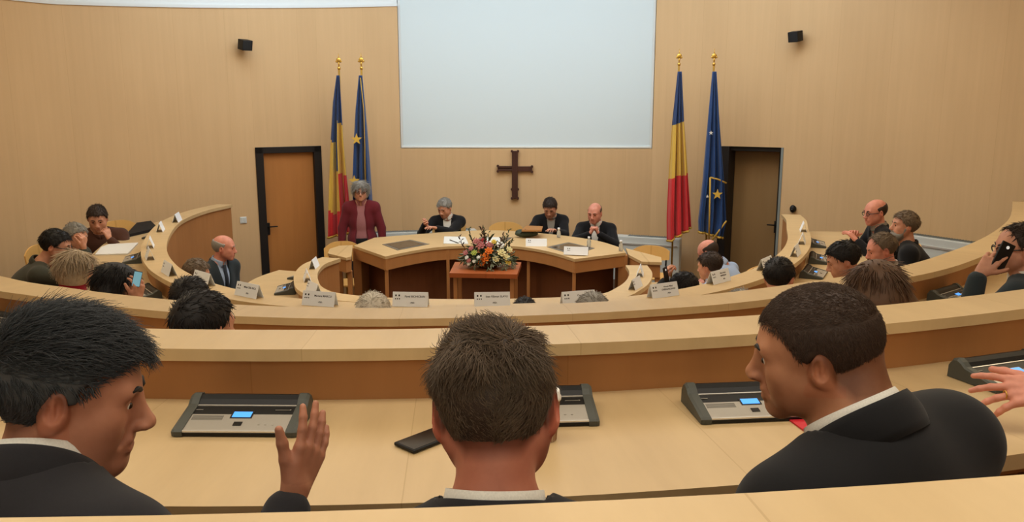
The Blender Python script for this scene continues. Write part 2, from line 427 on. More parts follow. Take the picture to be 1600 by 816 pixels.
# door_1: closed, left
p, W, ang = door_frame(dl0, dl1)
d1 = empty('door_1', p, ang); d1['kind'] = 'structure'
f = MB()
f.box((0.05, 0.08, DOOR_H / 2), (0.10, 0.2, DOOR_H), bev=0.004)
f.box((W - 0.05, 0.08, DOOR_H / 2), (0.10, 0.2, DOOR_H), bev=0.004)
f.box((W / 2, 0.08, DOOR_H - 0.04), (W, 0.2, 0.08), bev=0.004).build('door_frame', M_FRAME, d1)
MB().box((W / 2, 0.07, (DOOR_H - 0.08) / 2), (W - 0.2, 0.045, DOOR_H - 0.08), bev=0.003).build('door_leaf', M_DOOR, d1)
MB().box((0.125, 0.035, 1.02), (0.04, 0.012, 0.16), bev=0.004).cyl((0.125, 0.04, 1.05), (0.125, -0.01, 1.05), 0.009).cyl((0.125, -0.01, 1.05), (0.235, -0.012, 1.05), 0.009).build('door_handle', M_BLACK, d1)
# door_2: deep opening with dim leaf, right
p, W, ang = door_frame(dr0, dr1)
d2 = empty('door_2', p, ang); d2['kind'] = 'structure'
f = MB()
f.box((0.055, 0.12, DOOR_H / 2), (0.11, 0.3, DOOR_H), bev=0.004)
f.box((W / 2, 0.20, DOOR_H - 0.03), (W, 0.3, 0.06), bev=0.004)
f.box((W - 0.05, 0.33, DOOR_H / 2), (0.09, 0.07, DOOR_H), bev=0.004).build('door_frame', M_FRAME, d2)
MB().box((W + 0.008, 0.15, DOOR_H / 2), (0.03, 0.32, DOOR_H)).build('door_reveal', M_JAMB, d2)
MB().box((W / 2, 0.34, DOOR_H / 2), (W - 0.12, 0.045, DOOR_H - 0.04), bev=0.003).build('door_leaf', M_DOOR2, d2)
MB().box((W - 0.09, 0.285, 1.02), (0.035, 0.014, 0.16), bev=0.004).cyl((W - 0.09, 0.29, 1.05), (W - 0.09, 0.23, 1.05), 0.009).cyl((W - 0.09, 0.23, 1.05), (W - 0.19, 0.23, 1.05), 0.009).build('door_handle', M_BLACK, d2)

# ------------------------------------------------------------------ fittings on the wall
def wall_empty(name, px, py, label, cat, inset=0.0):
    q = at_wall(px, py)
    if sl < wang(q) < sr:
        d = ray(px, py); t = (pL.y + (pR.y - pL.y) * 0.5) / d.y; q = Vector((d.x * t, d.y * t, CAM_Z + d.z * t)); a = 0.0
    else: a = wang(q)
    return empty(name, q, -a, label, cat)
for px, py, lab, tx in ((378, 71, 'small black wall speaker high above the closed wooden door', 0.25), (1248, 58, 'small black wall speaker high on the right panelled wall', -0.35)):
    s_ = wall_empty('wall_speaker', px, py, lab, 'speaker')
    R = (Matrix.Rotation(tx, 3, 'Z') @ Matrix.Rotation(-0.25, 3, 'X')) if 0 else Matrix.Rotation(tx, 3, 'Z') @ Matrix.Rotation(0.2, 3, 'X')
    MB().box((0, -0.13, 0), (0.135, 0.12, 0.125), rot=R, bev=0.008).build('cabinet', M_BLACK, s_)
    MB().box((0, -0.193, -0.012), (0.115, 0.012, 0.105), rot=R, bev=0.003).build('grille', mat('speaker_cloth', (38, 38, 38), 0.9), s_)
    MB().cyl((0, 0, 0.0), (0, -0.09, 0), 0.016).box((0, -0.008, 0), (0.07, 0.016, 0.09), bev=0.003).build('bracket', M_BLACK, s_)
s_ = wall_empty('light_switch', 380, 344, 'white double light switch beside the closed wooden door', 'switch')
MB().box((0, -0.006, 0), (0.085, 0.012, 0.085), bev=0.004).build('cover_plate', M_WHITE, s_)
for k in (-1, 1): MB().box((k * 0.018, -0.014, 0), (0.032, 0.008, 0.062), bev=0.002).build('rocker', M_RAD, s_)
s_ = wall_empty('wall_sensor', 1240, 326, 'small round black wall fitting right of the open doorway', 'sensor')
MB().cyl((0, 0, 0), (0, -0.03, 0), 0.038).sphere((0, -0.035, 0.0), (0.038, 0.035, 0.05)).build('housing', M_BLACK, s_)
MB().sphere((0, -0.068, -0.01), (0.014, 0.008, 0.014)).build('lens', M_BLACKG, s_)

# cross
c_ = wall_empty('wooden_cross', 804.5, 273, 'dark carved wooden cross hanging under the projection screen', 'cross')
kx = 11.5 / 1300 * 1.0
c_.location.y -= 0.012
b = MB(); b.box((0, -0.02, 0), (0.082, 0.035, 0.66), bev=0.006)
for z in (0.325, -0.325, -0.20):
    for x in (-0.042, 0.042): b.cyl((x, -0.002, z), (x, -0.042, z), 0.017, n=12)
b.build('upright', M_CROSS, c_)
b = MB(); b.box((-0.137, -0.02, 0.108), (0.2, 0.03, 0.028), bev=0.004).box((-0.137, -0.02, 0.066), (0.2, 0.03, 0.028), bev=0.004).box((-0.137, -0.012, 0.087), (0.2, 0.012, 0.03))
b.box((0.137, -0.02, 0.082), (0.2, 0.03, 0.07), bev=0.006)
for x in (-0.235, 0.235):
    for z in (0.122, 0.05): b.cyl((x, -0.002, z - (0.008 if x > 0 else 0)), (x, -0.042, z - (0.008 if x > 0 else 0)), 0.018, n=12)
b.build('crossbar', M_CROSS, c_)

# radiators
def radiator(p, q, h, label, g0=0.05, g1=0.95):
    p = Vector(p); q = Vector(q); d = q - p; L = d.length
    r = empty('radiator', (p.x, p.y, 0), math.atan2(d.y, d.x), label, 'radiator')
    MB().box((L / 2, -0.0, h / 2), (L, 0.16, h), bev=0.012).build('housing', M_RAD, r)
    b = MB(); b.box((L * (g0 + g1) / 2, -0.003, h + 0.001), (L * (g1 - g0), 0.09, 0.012))
    n = int(L * (g1 - g0) / 0.03)
    for i in range(n): b.box((L * g0 + L * (g1 - g0) * (i + 0.5) / n, -0.003, h + 0.008), (0.008, 0.088, 0.008))
    b.build('grille', M_RADD, r)
    MB().box((L / 2, -0.086, h - 0.10), (L * 0.94, 0.012, 0.02)).build('trim_rail', M_STRIP, r)
    return r
def wxy(px, z, r):                     # wall point at that picture column and height, inset r
    best = None
    for i in range(400):
        a = -1.3 + 2.6 * i / 399
        q = wpt(a, WR - r, z)
        if sl < a < sr: q = Vector((q.x, min(q.y, pL.y + 0.0 - r), z))
        e = abs(proj(q)[0] - px)
        if best is None or e < best[0]: best = (e, q)
    return best[1]
RH = 0.86
radiator(wxy(566, RH, 0.32).to_2d(), wxy(742, RH, 0.14).to_2d(), 0.93, 'long white radiator cover behind the left end of the head table')
radiator(wxy(938, RH, 0.14).to_2d(), wxy(1062, RH, 0.30).to_2d(), RH, 'long white radiator cover behind the right end of the head table', 0.35, 0.92)
radiator(wxy(1400, 1.28, 0.2).to_2d(), wxy(1545, 1.28, 0.25).to_2d(), 1.18, 'white radiator cover along the right wall behind the bearded man', 0.2, 0.9)

# ------------------------------------------------------------------ head table
ZT = 1.05
def pz(L, z): return [at_z(a, b, z).to_2d() for a, b in L]
front = pz([(602, 401), (630, 395), (664, 389), (696, 385.5), (750, 383.5), (799, 384.5), (833, 388.5), (865, 395), (898, 405)], ZT)
front = cr(front, 40)
back = pz([(585, 371.5), (620, 368.5), (666, 365), (700, 362.5), (774, 360), (860, 366), (929, 375.5), (973, 388)], ZT)
back = cr(back, 40)
le = at_z(553, 384, ZT).to_2d(); re_ = at_z(978, 395, ZT).to_2d()
ht = empty('head_table', (-0.1, 9.6, Z_A), 0, 'long pale beech head table with concave front, facing the audience', 'table')
inv = Matrix.Translation(-ht.location)
def addp(o): o.data.transform(inv); return o
poly = [le] + front + [re_] + list(reversed(back))
addp(MB().prism([tuple(p) for p in poly], ZT - 0.03, ZT).build('tabletop', M_OBJ, ht))
edge = [le] + front + [re_]
fr = MB()
def band(mb, P, z0, z1, th=0.03):
    for a, b in zip(P, P[1:]):
        t = (b - a).normalized(); n = Vector((-t.y, t.x)) * th
        mb.hexa([(a.x, a.y, z0), (b.x, b.y, z0), (b.x + n.x, b.y + n.y, z0), (a.x + n.x, a.y + n.y, z0)],
                [(a.x, a.y, z1), (b.x, b.y, z1), (b.x + n.x, b.y + n.y, z1), (a.x + n.x, a.y + n.y, z1)])
eo = [e + Vector((0, 0.012)) for e in edge]
band(fr, eo, ZT - 0.155, ZT - 0.03); addp(fr.build('fascia', M_OBJP, ht))
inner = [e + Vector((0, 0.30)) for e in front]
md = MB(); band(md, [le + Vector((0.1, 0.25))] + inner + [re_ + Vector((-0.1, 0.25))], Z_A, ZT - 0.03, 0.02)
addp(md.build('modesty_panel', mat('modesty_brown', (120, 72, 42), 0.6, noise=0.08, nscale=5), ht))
for q in (front[0], front[-1], at_z(699, 386, ZT).to_2d(), at_z(826, 387, ZT).to_2d()):
    addp(MB().box((q.x, q.y + 0.06, (Z_A + ZT - 0.04) / 2), (0.035, 0.05, ZT - 0.04 - Z_A), bev=0.004).build('leg', M_OBJP, ht))
for s_, q, g in ((1, le, back[0]), (-1, re_, back[-1])):
    d = (g - q); L = d.length; a = math.atan2(d.y, d.x); c = (q + g) / 2
    addp(MB().box((c.x + 0.03 * s_, c.y, (Z_A + ZT - 0.03) / 2), (L, 0.10, ZT - 0.03 - Z_A), rot=Matrix.Rotation(a, 3, 'Z'), bev=0.004).build('end_panel', M_OBJP, ht))
def hatch(L, name='glass_hatch'):
    P = [at_z(a, b, ZT) for a, b in L]; c = sum(P, Vector()) / 4
    h = empty(name, (c.x, c.y, ZT), 0, None, None); h.parent = ht; h.matrix_parent_inverse = Matrix.Identity(4); h.location = (c.x - ht.location.x, c.y - ht.location.y, ZT - ht.location.z)
    Q = [p - c for p in P]
    MB().hexa([(p.x, p.y, -0.004) for p in Q], [(p.x, p.y, 0.004) for p in Q]).build('frame', M_METAL, h)
    MB().hexa([(p.x * .8, p.y * .8, 0.003) for p in Q], [(p.x * .8, p.y * .8, 0.006) for p in Q]).build('glass', mat('hatch_glass', (74, 66, 56), 0.15, spec=0.5), h)
hatch([(597, 382.5), (621, 391.5), (671, 382), (641, 375)])
hatch([(741, 380), (789, 380.5), (800, 371.5), (750, 371)])
hatch([(855, 386.5), (897, 399), (929, 388.5), (888, 379)])

# side wings
def wing(poly, label, z=ZT - 0.03, dark=None):
    c = sum(poly, Vector((0, 0))) / len(poly)
    r = empty('side_table', (c.x, c.y, Z_A), 0, label, 'table')
    Q = [p - c for p in poly]; zz = z - Z_A
    MB().prism([tuple(p) for p in Q], zz - 0.03, zz).build('tabletop', M_OBJ, r)
    MB().prism([tuple(p * 0.93) for p in Q], zz - 0.17, zz - 0.03).build('fascia', M_OBJP, r)
    for q in Q[::2]: MB().box((q.x * 0.8, q.y * 0.8, (zz - 0.17) / 2), (0.05, 0.05, zz - 0.17), bev=0.004).build('leg', M_OBJP, r)
    return r
zw = ZT - 0.03
wing(pz([(512, 396), (515, 389), (530, 384), (551, 383), (549, 401), (541, 403)], zw), 'small rounded side table against the left end of the head table')
wing(pz([(982, 398), (1003, 409), (1034, 410), (1033, 402), (978, 388)], zw), 'angled side table against the right end of the head table')
# flower table
zf_ = 0.97
FT = [at_z(a, b, zf_) for a, b in ((702, 427), (808, 429), (814.5, 410), (711, 409.5))]
cft = sum(FT, Vector()) / 4
ft = empty('flower_table', (cft.x, cft.y, Z_A), 0, 'small reddish wooden table in front of the head table holding the flowers', 'table')
Q = [p - cft for p in FT]; zz = zf_ - Z_A
MB().hexa([(p.x, p.y, zz - 0.045) for p in Q], [(p.x, p.y, zz) for p in Q]).build('tabletop', M_REDW, ft)
for i, p in enumerate(Q):
    MB().box((p.x * 0.84, p.y * 0.8, (zz - 0.045) / 2), (0.04, 0.04, zz - 0.045), bev=0.004).build('leg', M_OBJP, ft)
ZFL = zf_

# ------------------------------------------------------------------ flower arrangement
rnd = random.Random(3)
fl = empty('flower_arrangement', (cft.x + 0.02, cft.y + 0.03, ZFL + 0.001), 0, 'large mixed flower arrangement of orange, cream and pink blooms on the red table', 'flowers')
MB().lathe([(0.09, 0.0), (0.12, 0.02), (0.13, 0.08), (0.12, 0.085), (0.0, 0.07)], n=20).build('basket', mat('basket', (92, 62, 36), 0.8, noise=0.3, nscale=80), fl)
g1 = mat('leaf_dark', (66, 76, 46), 0.6, noise=0.3, nscale=30); g2 = mat('leaf_grey', (128, 136, 112), 0.6, noise=0.2, nscale=30); g3 = mat('twig_brown', (70, 40, 34), 0.7)
def leaf(mb, p, d, L, wdt):
    d = Vector(d).normalized(); s_ = d.orthogonal().normalized(); s_.rotate(Quaternion(d, rnd.uniform(0, 6.28)))
    n = d.cross(s_); a = Vector(p)
    pts = [a, a + d * L * .35 + s_ * wdt + n * .003, a + d * L * .75 + s_ * wdt * .7, a + d * L - n * .02, a + d * L * .75 - s_ * wdt * .7, a + d * L * .35 - s_ * wdt + n * .003]
    vs = [mb.bm.verts.new(q) for q in pts]; vs2 = [mb.bm.verts.new(q - n * 0.0015) for q in pts]
    f = mb.bm.faces.new(vs); g = mb.bm.faces.new(vs2[::-1]); sd = [mb.bm.faces.new((vs[i], vs2[i], vs2[(i + 1) % 6], vs[(i + 1) % 6])) for i in range(6)]
    mb._setmi([f, g] + sd)
fb = MB()
for i in range(420):
    a = rnd.uniform(0, 2 * PI); r = rnd.uniform(0, 1) ** .6
    p = Vector((0.24 * r * math.cos(a), 0.15 * r * math.sin(a), 0.05 + rnd.uniform(0, 0.2) * (1.1 - r * .7)))
    d = Vector((math.cos(a) * (0.4 + r), math.sin(a) * (0.4 + r), rnd.uniform(-0.5, 1.0) - 0.4 * r))
    fb.mi = rnd.choice((0, 0, 1)); leaf(fb, p, d, rnd.uniform(0.06, 0.13), rnd.uniform(0.006, 0.016))
for i in range(15):
    a = rnd.uniform(0, 2 * PI); r = rnd.uniform(0.2, 1)
    p = Vector((0.22 * r * math.cos(a), 0.13 * r * math.sin(a), 0.08)); d = Vector((math.cos(a) * .5 * r, math.sin(a) * .4 * r - .05, 1)).normalized()
    L = rnd.uniform(0.18, 0.33); fb.mi = 2; fb.tube([p, p + d * L * .5, p + d * L], [.003, .0025, .0015], 5)
    fb.mi = rnd.choice((0, 2))
    for k in range(7): leaf(fb, p + d * L * (.5 + k * .08), d + Vector((rnd.uniform(-1, 1), rnd.uniform(-1, 1), .3)), 0.045, 0.007)
for i in range(7):
    a = rnd.choice((-.9, -1.4, -2.0, -.4, -2.6)); p = Vector((0.2 * math.cos(a), 0.14 * math.sin(a), 0.1)); fb.mi = 1
    q = p + Vector((math.cos(a) * .08, math.sin(a) * .06, -.02)); fb.tube([p, q, q + Vector((0, -.02, -.12))], [.003, .003, .002], 5)
    for k in range(5): leaf(fb, q + Vector((0, -.02, -.03 * k)), (rnd.uniform(-1, 1), -.3, -.6), 0.05, 0.008)
fb.build('foliage', [g1, g2, g3], fl)
fm = {k: mat('bloom_' + k, c, 0.7) for k, c in dict(orange=(226, 120, 40), cream=(236, 226, 170), white=(236, 236, 226), pink=(190, 120, 118), red=(150, 40, 40), green=(176, 190, 90), yellow=(226, 200, 90)).items()}
def bloom(kind, c, p, R):
    mb = MB(); r2 = random.Random(int(p[0] * 1e4) + 5)
    for ring, (n, tilt, s_) in enumerate(((7, 1.2, 1.0), (6, 0.75, .8), (4, .35, .55))):
        for k in range(n):
            a = 2 * PI * k / n + ring * .4
            d = Vector((math.cos(a) * math.sin(tilt), math.sin(a) * math.sin(tilt), math.cos(tilt)))
            q = d.to_track_quat('Z', 'Y').to_matrix()
            mb.sphere(d * R * .55 * s_, (R * .32 * s_, R * .12, R * .55 * s_), rot=q, u=8, v=6)
    mb.sphere((0, 0, R * .15), R * .25, u=8, v=6)
    o = mb.build('flower', fm[c], fl); o.location = p
    dd = Vector((p[0] * 1.5, p[1] * 1.5 - 0.35, 0.5)); o.rotation_euler = dd.to_track_quat('Z', 'Y').to_euler()
    return o
BL = [('orange', -.02, -.15, .12, .055), ('orange', .015, -.14, .19, .045), ('orange', -.05, -.16, .07, .04), ('cream', .13, -.13, .17, .05), ('cream', .17, -.10, .12, .045), ('white', .12, -.08, .24, .045), ('cream', .08, -.15, .11, .04),
      ('yellow', .19, -.12, .07, .035), ('pink', -.06, -.10, .24, .05), ('pink', -.10, -.08, .28, .04), ('red', -.04, -.05, .27, .045), ('pink', .02, -.09, .24, .045), ('green', -.12, -.13, .17, .035), ('white', -.17, -.13, .06, .025), ('white', -.12, -.16, .09, .022),
      ('white', -.19, -.12, .12, .025), ('pink', -.2, -.08, .16, .035), ('cream', .2, -.06, .19, .04), ('yellow', .06, -.1, .28, .03), ('pink', -.15, -.1, .21, .03), ('white', -.08, -.16, .13, .022), ('pink', -.17, -.13, .09, .028)]
for c, x, y, z, R in BL: bloom('f', c, (x * 1.1, y, z), R)

# ------------------------------------------------------------------ flags
M_BLUE = mat('flag_navy', (34, 58, 104), 0.75, noise=0.08, nscale=6, sheen=0.2); M_YEL = mat('flag_yellow', (216, 176, 70), 0.75, sheen=0.2); M_RED = mat('flag_red', (206, 44, 46), 0.75, sheen=0.2)
M_EU = mat('flag_blue', (30, 64, 116), 0.7, noise=0.08, nscale=6, sheen=0.2); M_FRINGE = mat('gold_fringe', (196, 156, 66), 0.7)
def star_mesh(mb, c, R, nrm=(0, -1, 0), th=0.004):
    pts = []
    for k in range(10):
        r = R if k % 2 == 0 else R * .4; a = PI / 2 + k * PI / 5
        pts.append(Vector((c[0] + r * math.cos(a), c[1], c[2] + r * math.sin(a))))
    mb.hexa([p for p in pts], [p + Vector((0, -th, 0)) for p in pts])
def flag(px, Y, rows, bands, label, mats, folds=3.5, stars=(), fringe=True, side=0.0, seed=0, fringes=()):
    """rows: (py, px_left, px_right) down the hanging cloth; bands(u, py) -> material index"""
    top = at_y(px, rows[0][0], Y); x0 = top.x
    fg = empty('flag', (x0, Y, 0), 0, label, 'flag')
    pole = MB().cyl((0, 0, 0.02), (0, 0, top.z + 0.10), 0.013, n=12)
    pole.build('pole', M_GOLD, fg)
    MB().lathe([(0.12, 0), (0.12, 0.02), (0.05, 0.035), (0.03, 0.07), (0.013, 0.08)], n=24).build('base', M_GOLD, fg)
    fin = MB(); zt = top.z + 0.09
    fin.sphere((0, 0, zt), (.02, .02, .025)).sphere((0, 0, zt + .05), (.012, .012, .03)).sphere((0, 0, zt + .10), (.032, .012, .035)).cyl((0, 0, zt + .1), (0, 0, zt + .19), .010, .002, 8)
    fin.sphere((-.028, 0, zt + .085), (.014, .01, .014), u=8, v=6).sphere((.028, 0, zt + .085), (.014, .01, .014), u=8, v=6).build('finial', M_GOLD, fg)
    NU, NV = 46, 60
    ry = [r[0] for r in rows]; rl = [r[1] for r in rows]; rr = [r[2] for r in rows]
    V = []; PY = []
    for j in range(NV + 1):
        t = j / NV
        for i in range(NU + 1):
            u = i / NU
            pyb = ry[-1] + side * (u - .5)
            py = ry[0] + (pyb - ry[0]) * t
            pxx = np.interp(py, ry, rl) * (1 - u) + np.interp(py, ry, rr) * u
            q = at_y(pxx, py, Y)
            amp = 0.012 + 0.05 * min(1, t * 1.6)
            dy = amp * math.sin(u * folds * 2 * PI + seed + 1.3 * t) + 0.4 * amp * math.sin(u * folds * 4.3 * PI + seed * 2)
            V.append((q.x - x0, dy - 0.055 - 0.02 * t, q.z)); PY.append((u, py))
    F = []; MI = []
    for j in range(NV):
        for i in range(NU):
            a = j * (NU + 1) + i
            F.append((a, a + 1, a + NU + 2, a + NU + 1)); MI.append(bands((i + .5) / NU, (PY[a][1] + PY[a + NU + 1][1]) / 2))
    me = bpy.data.meshes.new('cloth'); me.from_pydata(V, [], F)
    for m in mats: me.materials.append(m)
    for p_, k in zip(me.polygons, MI): p_.material_index = k; p_.use_smooth = True
    o = link('cloth', me, None, fg)
    sd = o.modifiers.new('thickness', 'SOLIDIFY'); sd.thickness = 0.006; sd.offset = 0
    def surf(pxx, py):
        q = at_y(pxx, py, Y); return Vector((q.x - x0, -0.15, q.z))
    if fringe:
        mb = MB(); base = NV * (NU + 1)
        mb.tube([V[base + i] for i in range(0, NU + 1)], 0.016, 6); mb.build('fringe', M_FRINGE, fg)
    for L in fringes:
        mb = MB(); mb.tube([surf(*q) + Vector((0, 0.02, 0)) for q in L], 0.011 if fringe and len(L) < 4 else 0.006, 6); mb.build('fringe', M_FRINGE, fg)
    if stars:
        for sx, sy, R in stars:
            mb = MB(); c = surf(sx, sy); star_mesh(mb, c, R); mb.build('star', M_YEL if R > .04 else M_PAPER, fg)
    return fg
def ro_left(u, py):
    if u < .36: return 0 if py < 221 + 20 * (u - .2) else (1 if py < 322 + 40 * u else 2)
    if u < .58: return 0 if py < 268 else 1 if py < 330 else 2
    return 0 if py < 190 + 10 * (u - .6) else (1 if py < 272 else 2)
flag(530, 10.95, [(118, 527, 532), (160, 521, 535), (220, 517, 539), (280, 514.5, 545), (330, 513, 550), (366, 513, 552)], ro_left, 'blue, yellow and red flag hanging behind the standing woman, left of her', [M_BLUE, M_YEL, M_RED], folds=2.6, seed=1.0, side=-8)
flag(565, 10.8, [(118, 562, 567), (170, 557, 572), (220, 554.5, 576), (280, 553, 580), (330, 554, 583)], lambda u, p: 0, 'blue flag with gold stars hanging right of the other left flag, behind the standing woman', [M_EU], folds=2.6, seed=2.0,
     stars=((560.5, 217, .075), (557, 281, .075)), fringes=([(566, 122), (571, 170), (573, 230), (574, 300)],))
flag(1060.5, 10.8, [(112, 1058, 1064), (190, 1050, 1068), (275, 1045, 1074), (340, 1042, 1078), (366, 1042, 1079)], lambda u, p: 0 if p < 194 - 6 * u else (1 if p < 281 - 12 * u else 2),
     'blue, yellow and red flag with gold fringe hanging right of the head table', [M_BLUE, M_YEL, M_RED], folds=3.2, seed=.3, side=-22)
flag(1115, 10.7, [(112, 1112, 1118), (190, 1105, 1123), (280, 1097, 1130), (345, 1089, 1133), (366, 1090, 1128)], lambda u, p: 0, 'blue flag with gold stars and fringe standing beside the open doorway', [M_EU], folds=3.0, seed=1.7, side=10,
     stars=((1116.5, 302, .07), (1106.5, 207, .03), (1101, 305, .022)), fringes=([(1106, 276), (1118, 279), (1131, 285)], [(1106, 276), (1105, 330), (1104, 372)], [(1131, 343), (1120, 358), (1108, 374)]))

# ------------------------------------------------------------------ chairs
def chair_proto():
    r = empty('wooden_chair', (0, 0, 0))
    b = MB(); b.box((0, 0, 0.402), (0.42, 0.42, 0.025), bev=0.01).build('seat', M_CHAIR, r)
    bm = MB(); n = 14; lo = []; hi = []
    outer = []; inner_ = []
    for i in range(n + 1):
        u = -1 + 2 * i / n; x = 0.225 * u; y = -0.235 + 0.045 * u * u
        top = 0.83 - 0.07 * abs(u) ** 3; bot = 0.60 + 0.03 * abs(u) ** 3
        outer.append(((x, y - 0.012, bot), (x, y - 0.03, top))); inner_.append(((x, y + 0.004, bot), (x, y - 0.014, top)))
    vs = [[bm.bm.verts.new(q) for q in (o_[0], o_[1], i_[1], i_[0])] for o_, i_ in zip(outer, inner_)]
    for a, c in zip(vs, vs[1:]):
        for k in range(4): bm.bm.faces.new((a[k], a[(k + 1) % 4], c[(k + 1) % 4], c[k]))
    bm.bm.faces.new(vs[0]); bm.bm.faces.new(vs[-1][::-1])
    bm.build('backrest', M_CHAIR, r)
    for sx in (-1, 1):
        MB().tube([(sx * .19, .19, 0), (sx * .19, .17, .388)], .011).build('leg', M_BLACK, r)
        MB().tube([(sx * .19, -.21, 0), (sx * .185, -.19, .43), (sx * .18, -.232, .62), (sx * .175, -.24, .72)], .011).build('leg', M_BLACK, r)
    return r
CHAIR = chair_proto()
def copy_tree(o, parent=None):
    c = o.copy(); COL.objects.link(c); c.parent = parent
    for ch in list(o.children): copy_tree(ch, c)
    return c
first_chair = [True]
def put_chair(x, y, z, yaw, label, group=None, sc=1.0):
    if first_chair[0]: c = CHAIR; first_chair[0] = False
    else: c = copy_tree(CHAIR)
    c.location = (x, y, z); c.rotation_euler = (0, 0, -yaw); c.scale = (1, 1, sc)
    tag(c, label, 'chair', group); return c

# ------------------------------------------------------------------ microphone consoles
def side_profile(scale=1.0, off=0.0):
    return [(-0.002 - off, 0.0), (-0.004 - off, 0.010 + off), (0.0, 0.014 + off), (0.112, 0.040 + off), (0.126, 0.052 + off), (0.142, 0.060 + off), (0.158, 0.056 + off), (0.168 + off, 0.040), (0.170 + off, 0.0)]
def console_proto():
    r = empty('microphone_console', (0, 0, 0)); W = 0.31
    P = side_profile(); n = len(P)
    b = MB(); b.hexa([(-W / 2 + .012, y, z) for y, z in P], [(W / 2 - .012, y, z) for y, z in P]); b.build('body', M_BLACK, r)
    def on(y, d=0.0):            # point on the sloping face
        t = y / 0.112; return 0.014 + 0.026 * t + d
    def slab(x0, x1, y0, y1, h, name, m, th=0.0012):
        q = MB(); q.hexa([(x0, y0, on(y0, -.002)), (x1, y0, on(y0, -.002)), (x1, y1, on(y1, -.002)), (x0, y1, on(y1, -.002))],
                         [(x0, y0, on(y0, h)), (x1, y0, on(y0, h)), (x1, y1, on(y1, h)), (x0, y1, on(y1, h))]); return q.build(name, m, r)
    e = W / 2 - .022
    slab(-e, e, 0.001, 0.070, 0.0012, 'silver_face', M_SILVER)
    slab(-e, e, 0.1085, 0.1115, 0.0022, 'light_strip', M_STRIP)
    slab(-e, e, -0.0035, 0.0005, 0.002, 'front_edge', M_STRIP)
    sc = slab(-.0285, .0285, .052, .082, 0.0022, 'display_bezel', M_BLACKG)
    sc2 = slab(-.024, .024, .056, .079, 0.0030, 'display', M_LCD); sc2.parent = sc; 
    slab(-.011, .011, .020, .036, 0.0026, 'button', M_BLACKG)
    q = MB()
    for i in range(26):
        for j in range(5): q.box((-.125 + i * .0031, .046 + j * .0042, on(.046 + j * .0042, .0014)), (.0016, .002, .0008))
    q.build('speaker_holes', M_BLACK, r)
    q = MB()
    for x in (.055, .072, .09): q.box((x, .026, on(.026, .0014)), (.006, .003, .0008))
    for x0, w_ in ((.098, .036),): q.box((x0, .09, on(.09, .001)), (w_, .0022, .001))
    q.box((.119, .0905, on(.0905, .001)), (.004, .006, .001)).box((-.12, .09, on(.09, .001)), (.018, .003, .001))
    q.build('markings', M_SILVER, r)
    for s_ in (-1, 1):
        c = MB(); P2 = side_profile(off=0.0035)
        x0, x1 = (W / 2 - .024) * s_, (W / 2 - .004) * s_
        c.hexa([(x0, y, z) for y, z in P2], [(x1, y, z) for y, z in P2]); c.hexa([(x1, y, z) for y, z in P2], [(W / 2 * s_ + .004 * s_, y * .96 + .004, z * .9) for y, z in P2])
        c.build('end_cap', M_GREYP, r)
    return r
CONS = console_proto()
fc = [True]
def put_console(p, yaw, label, group=None, sc=1.0):
    if fc[0]: c = CONS; fc[0] = False
    else: c = copy_tree(CONS)
    c.location = (p[0], p[1], p[2] + 0.0015); c.rotation_euler = (0, 0, yaw); c.scale = (sc, sc, sc)
    return tag(c, label, 'console', group)
zd = Z_D + D_H
def tang(C, p):
    i = min(range(len(C)), key=lambda k: (C[k] - Vector(p[:2])).length)
    t = C[min(i + 1, len(C) - 1)] - C[max(i - 1, 0)]; return math.atan2(t.y, t.x)
put_console(at_z(366, 683, zd), math.radians(-1), 'grey and black microphone console with blue display, beside the raised hand')
put_console(at_z(842, 668, zd), math.radians(4), 'microphone console mostly hidden behind the middle man\'s head')
put_console(at_z(1186, 660, zd), math.radians(6), 'microphone console in front of the short-haired man at right, blue display lit')
put_console(at_z(1618, 606, zd), math.radians(20), 'microphone console at the right edge under a hand with a ring')
zC, zB, zA = Z_C + D_H, Z_B + D_H, Z_A + D_H
for px, py, z, C, lab in ((1475, 465, zC, CC, 'microphone console on the third ring in front of the man on the phone'), (28, 498, zC, CC, 'microphone console at the far left edge of the third ring'),
                          (232, 462, zB, CB, 'microphone console with lit display beside the dark-haired person with a phone'), (150, 435, zB, CB, 'microphone console between the blonde woman and the desk edge'),
                          (204, 408, zB, CB, 'dark microphone console next to the white papers'), (240, 370, zB, CB, 'microphone console beyond the white papers, near the left horn'),
                          (1275, 431, zB, CB, 'microphone console nearest of three on the right horn desk'), (1272, 408, zB, CB, 'microphone console in the middle of three on the right horn desk'), (1283, 384, zB, CB, 'microphone console farthest of three on the right horn desk'),
                          (450, 455, zA, CA, 'microphone console on the inner ring beside the card of the left plate'), (462, 432, zA, CA, 'microphone console on the inner ring below the closed door')):
    p = at_z(px, py, z); a = tang(C, p)
    i_ = min(range(len(C)), key=lambda k: (C[k] - p.to_2d()).length); nn_ = Vector((math.sin(a), -math.cos(a))); dd_ = (p.to_2d() - C[i_]).dot(nn_)
    if dd_ < 0.262: p = Vector((p.x + nn_.x * (0.262 - dd_), p.y + nn_.y * (0.262 - dd_), p.z))
    put_console(p, a, lab, 'consoles on the farther rings', 1.0)

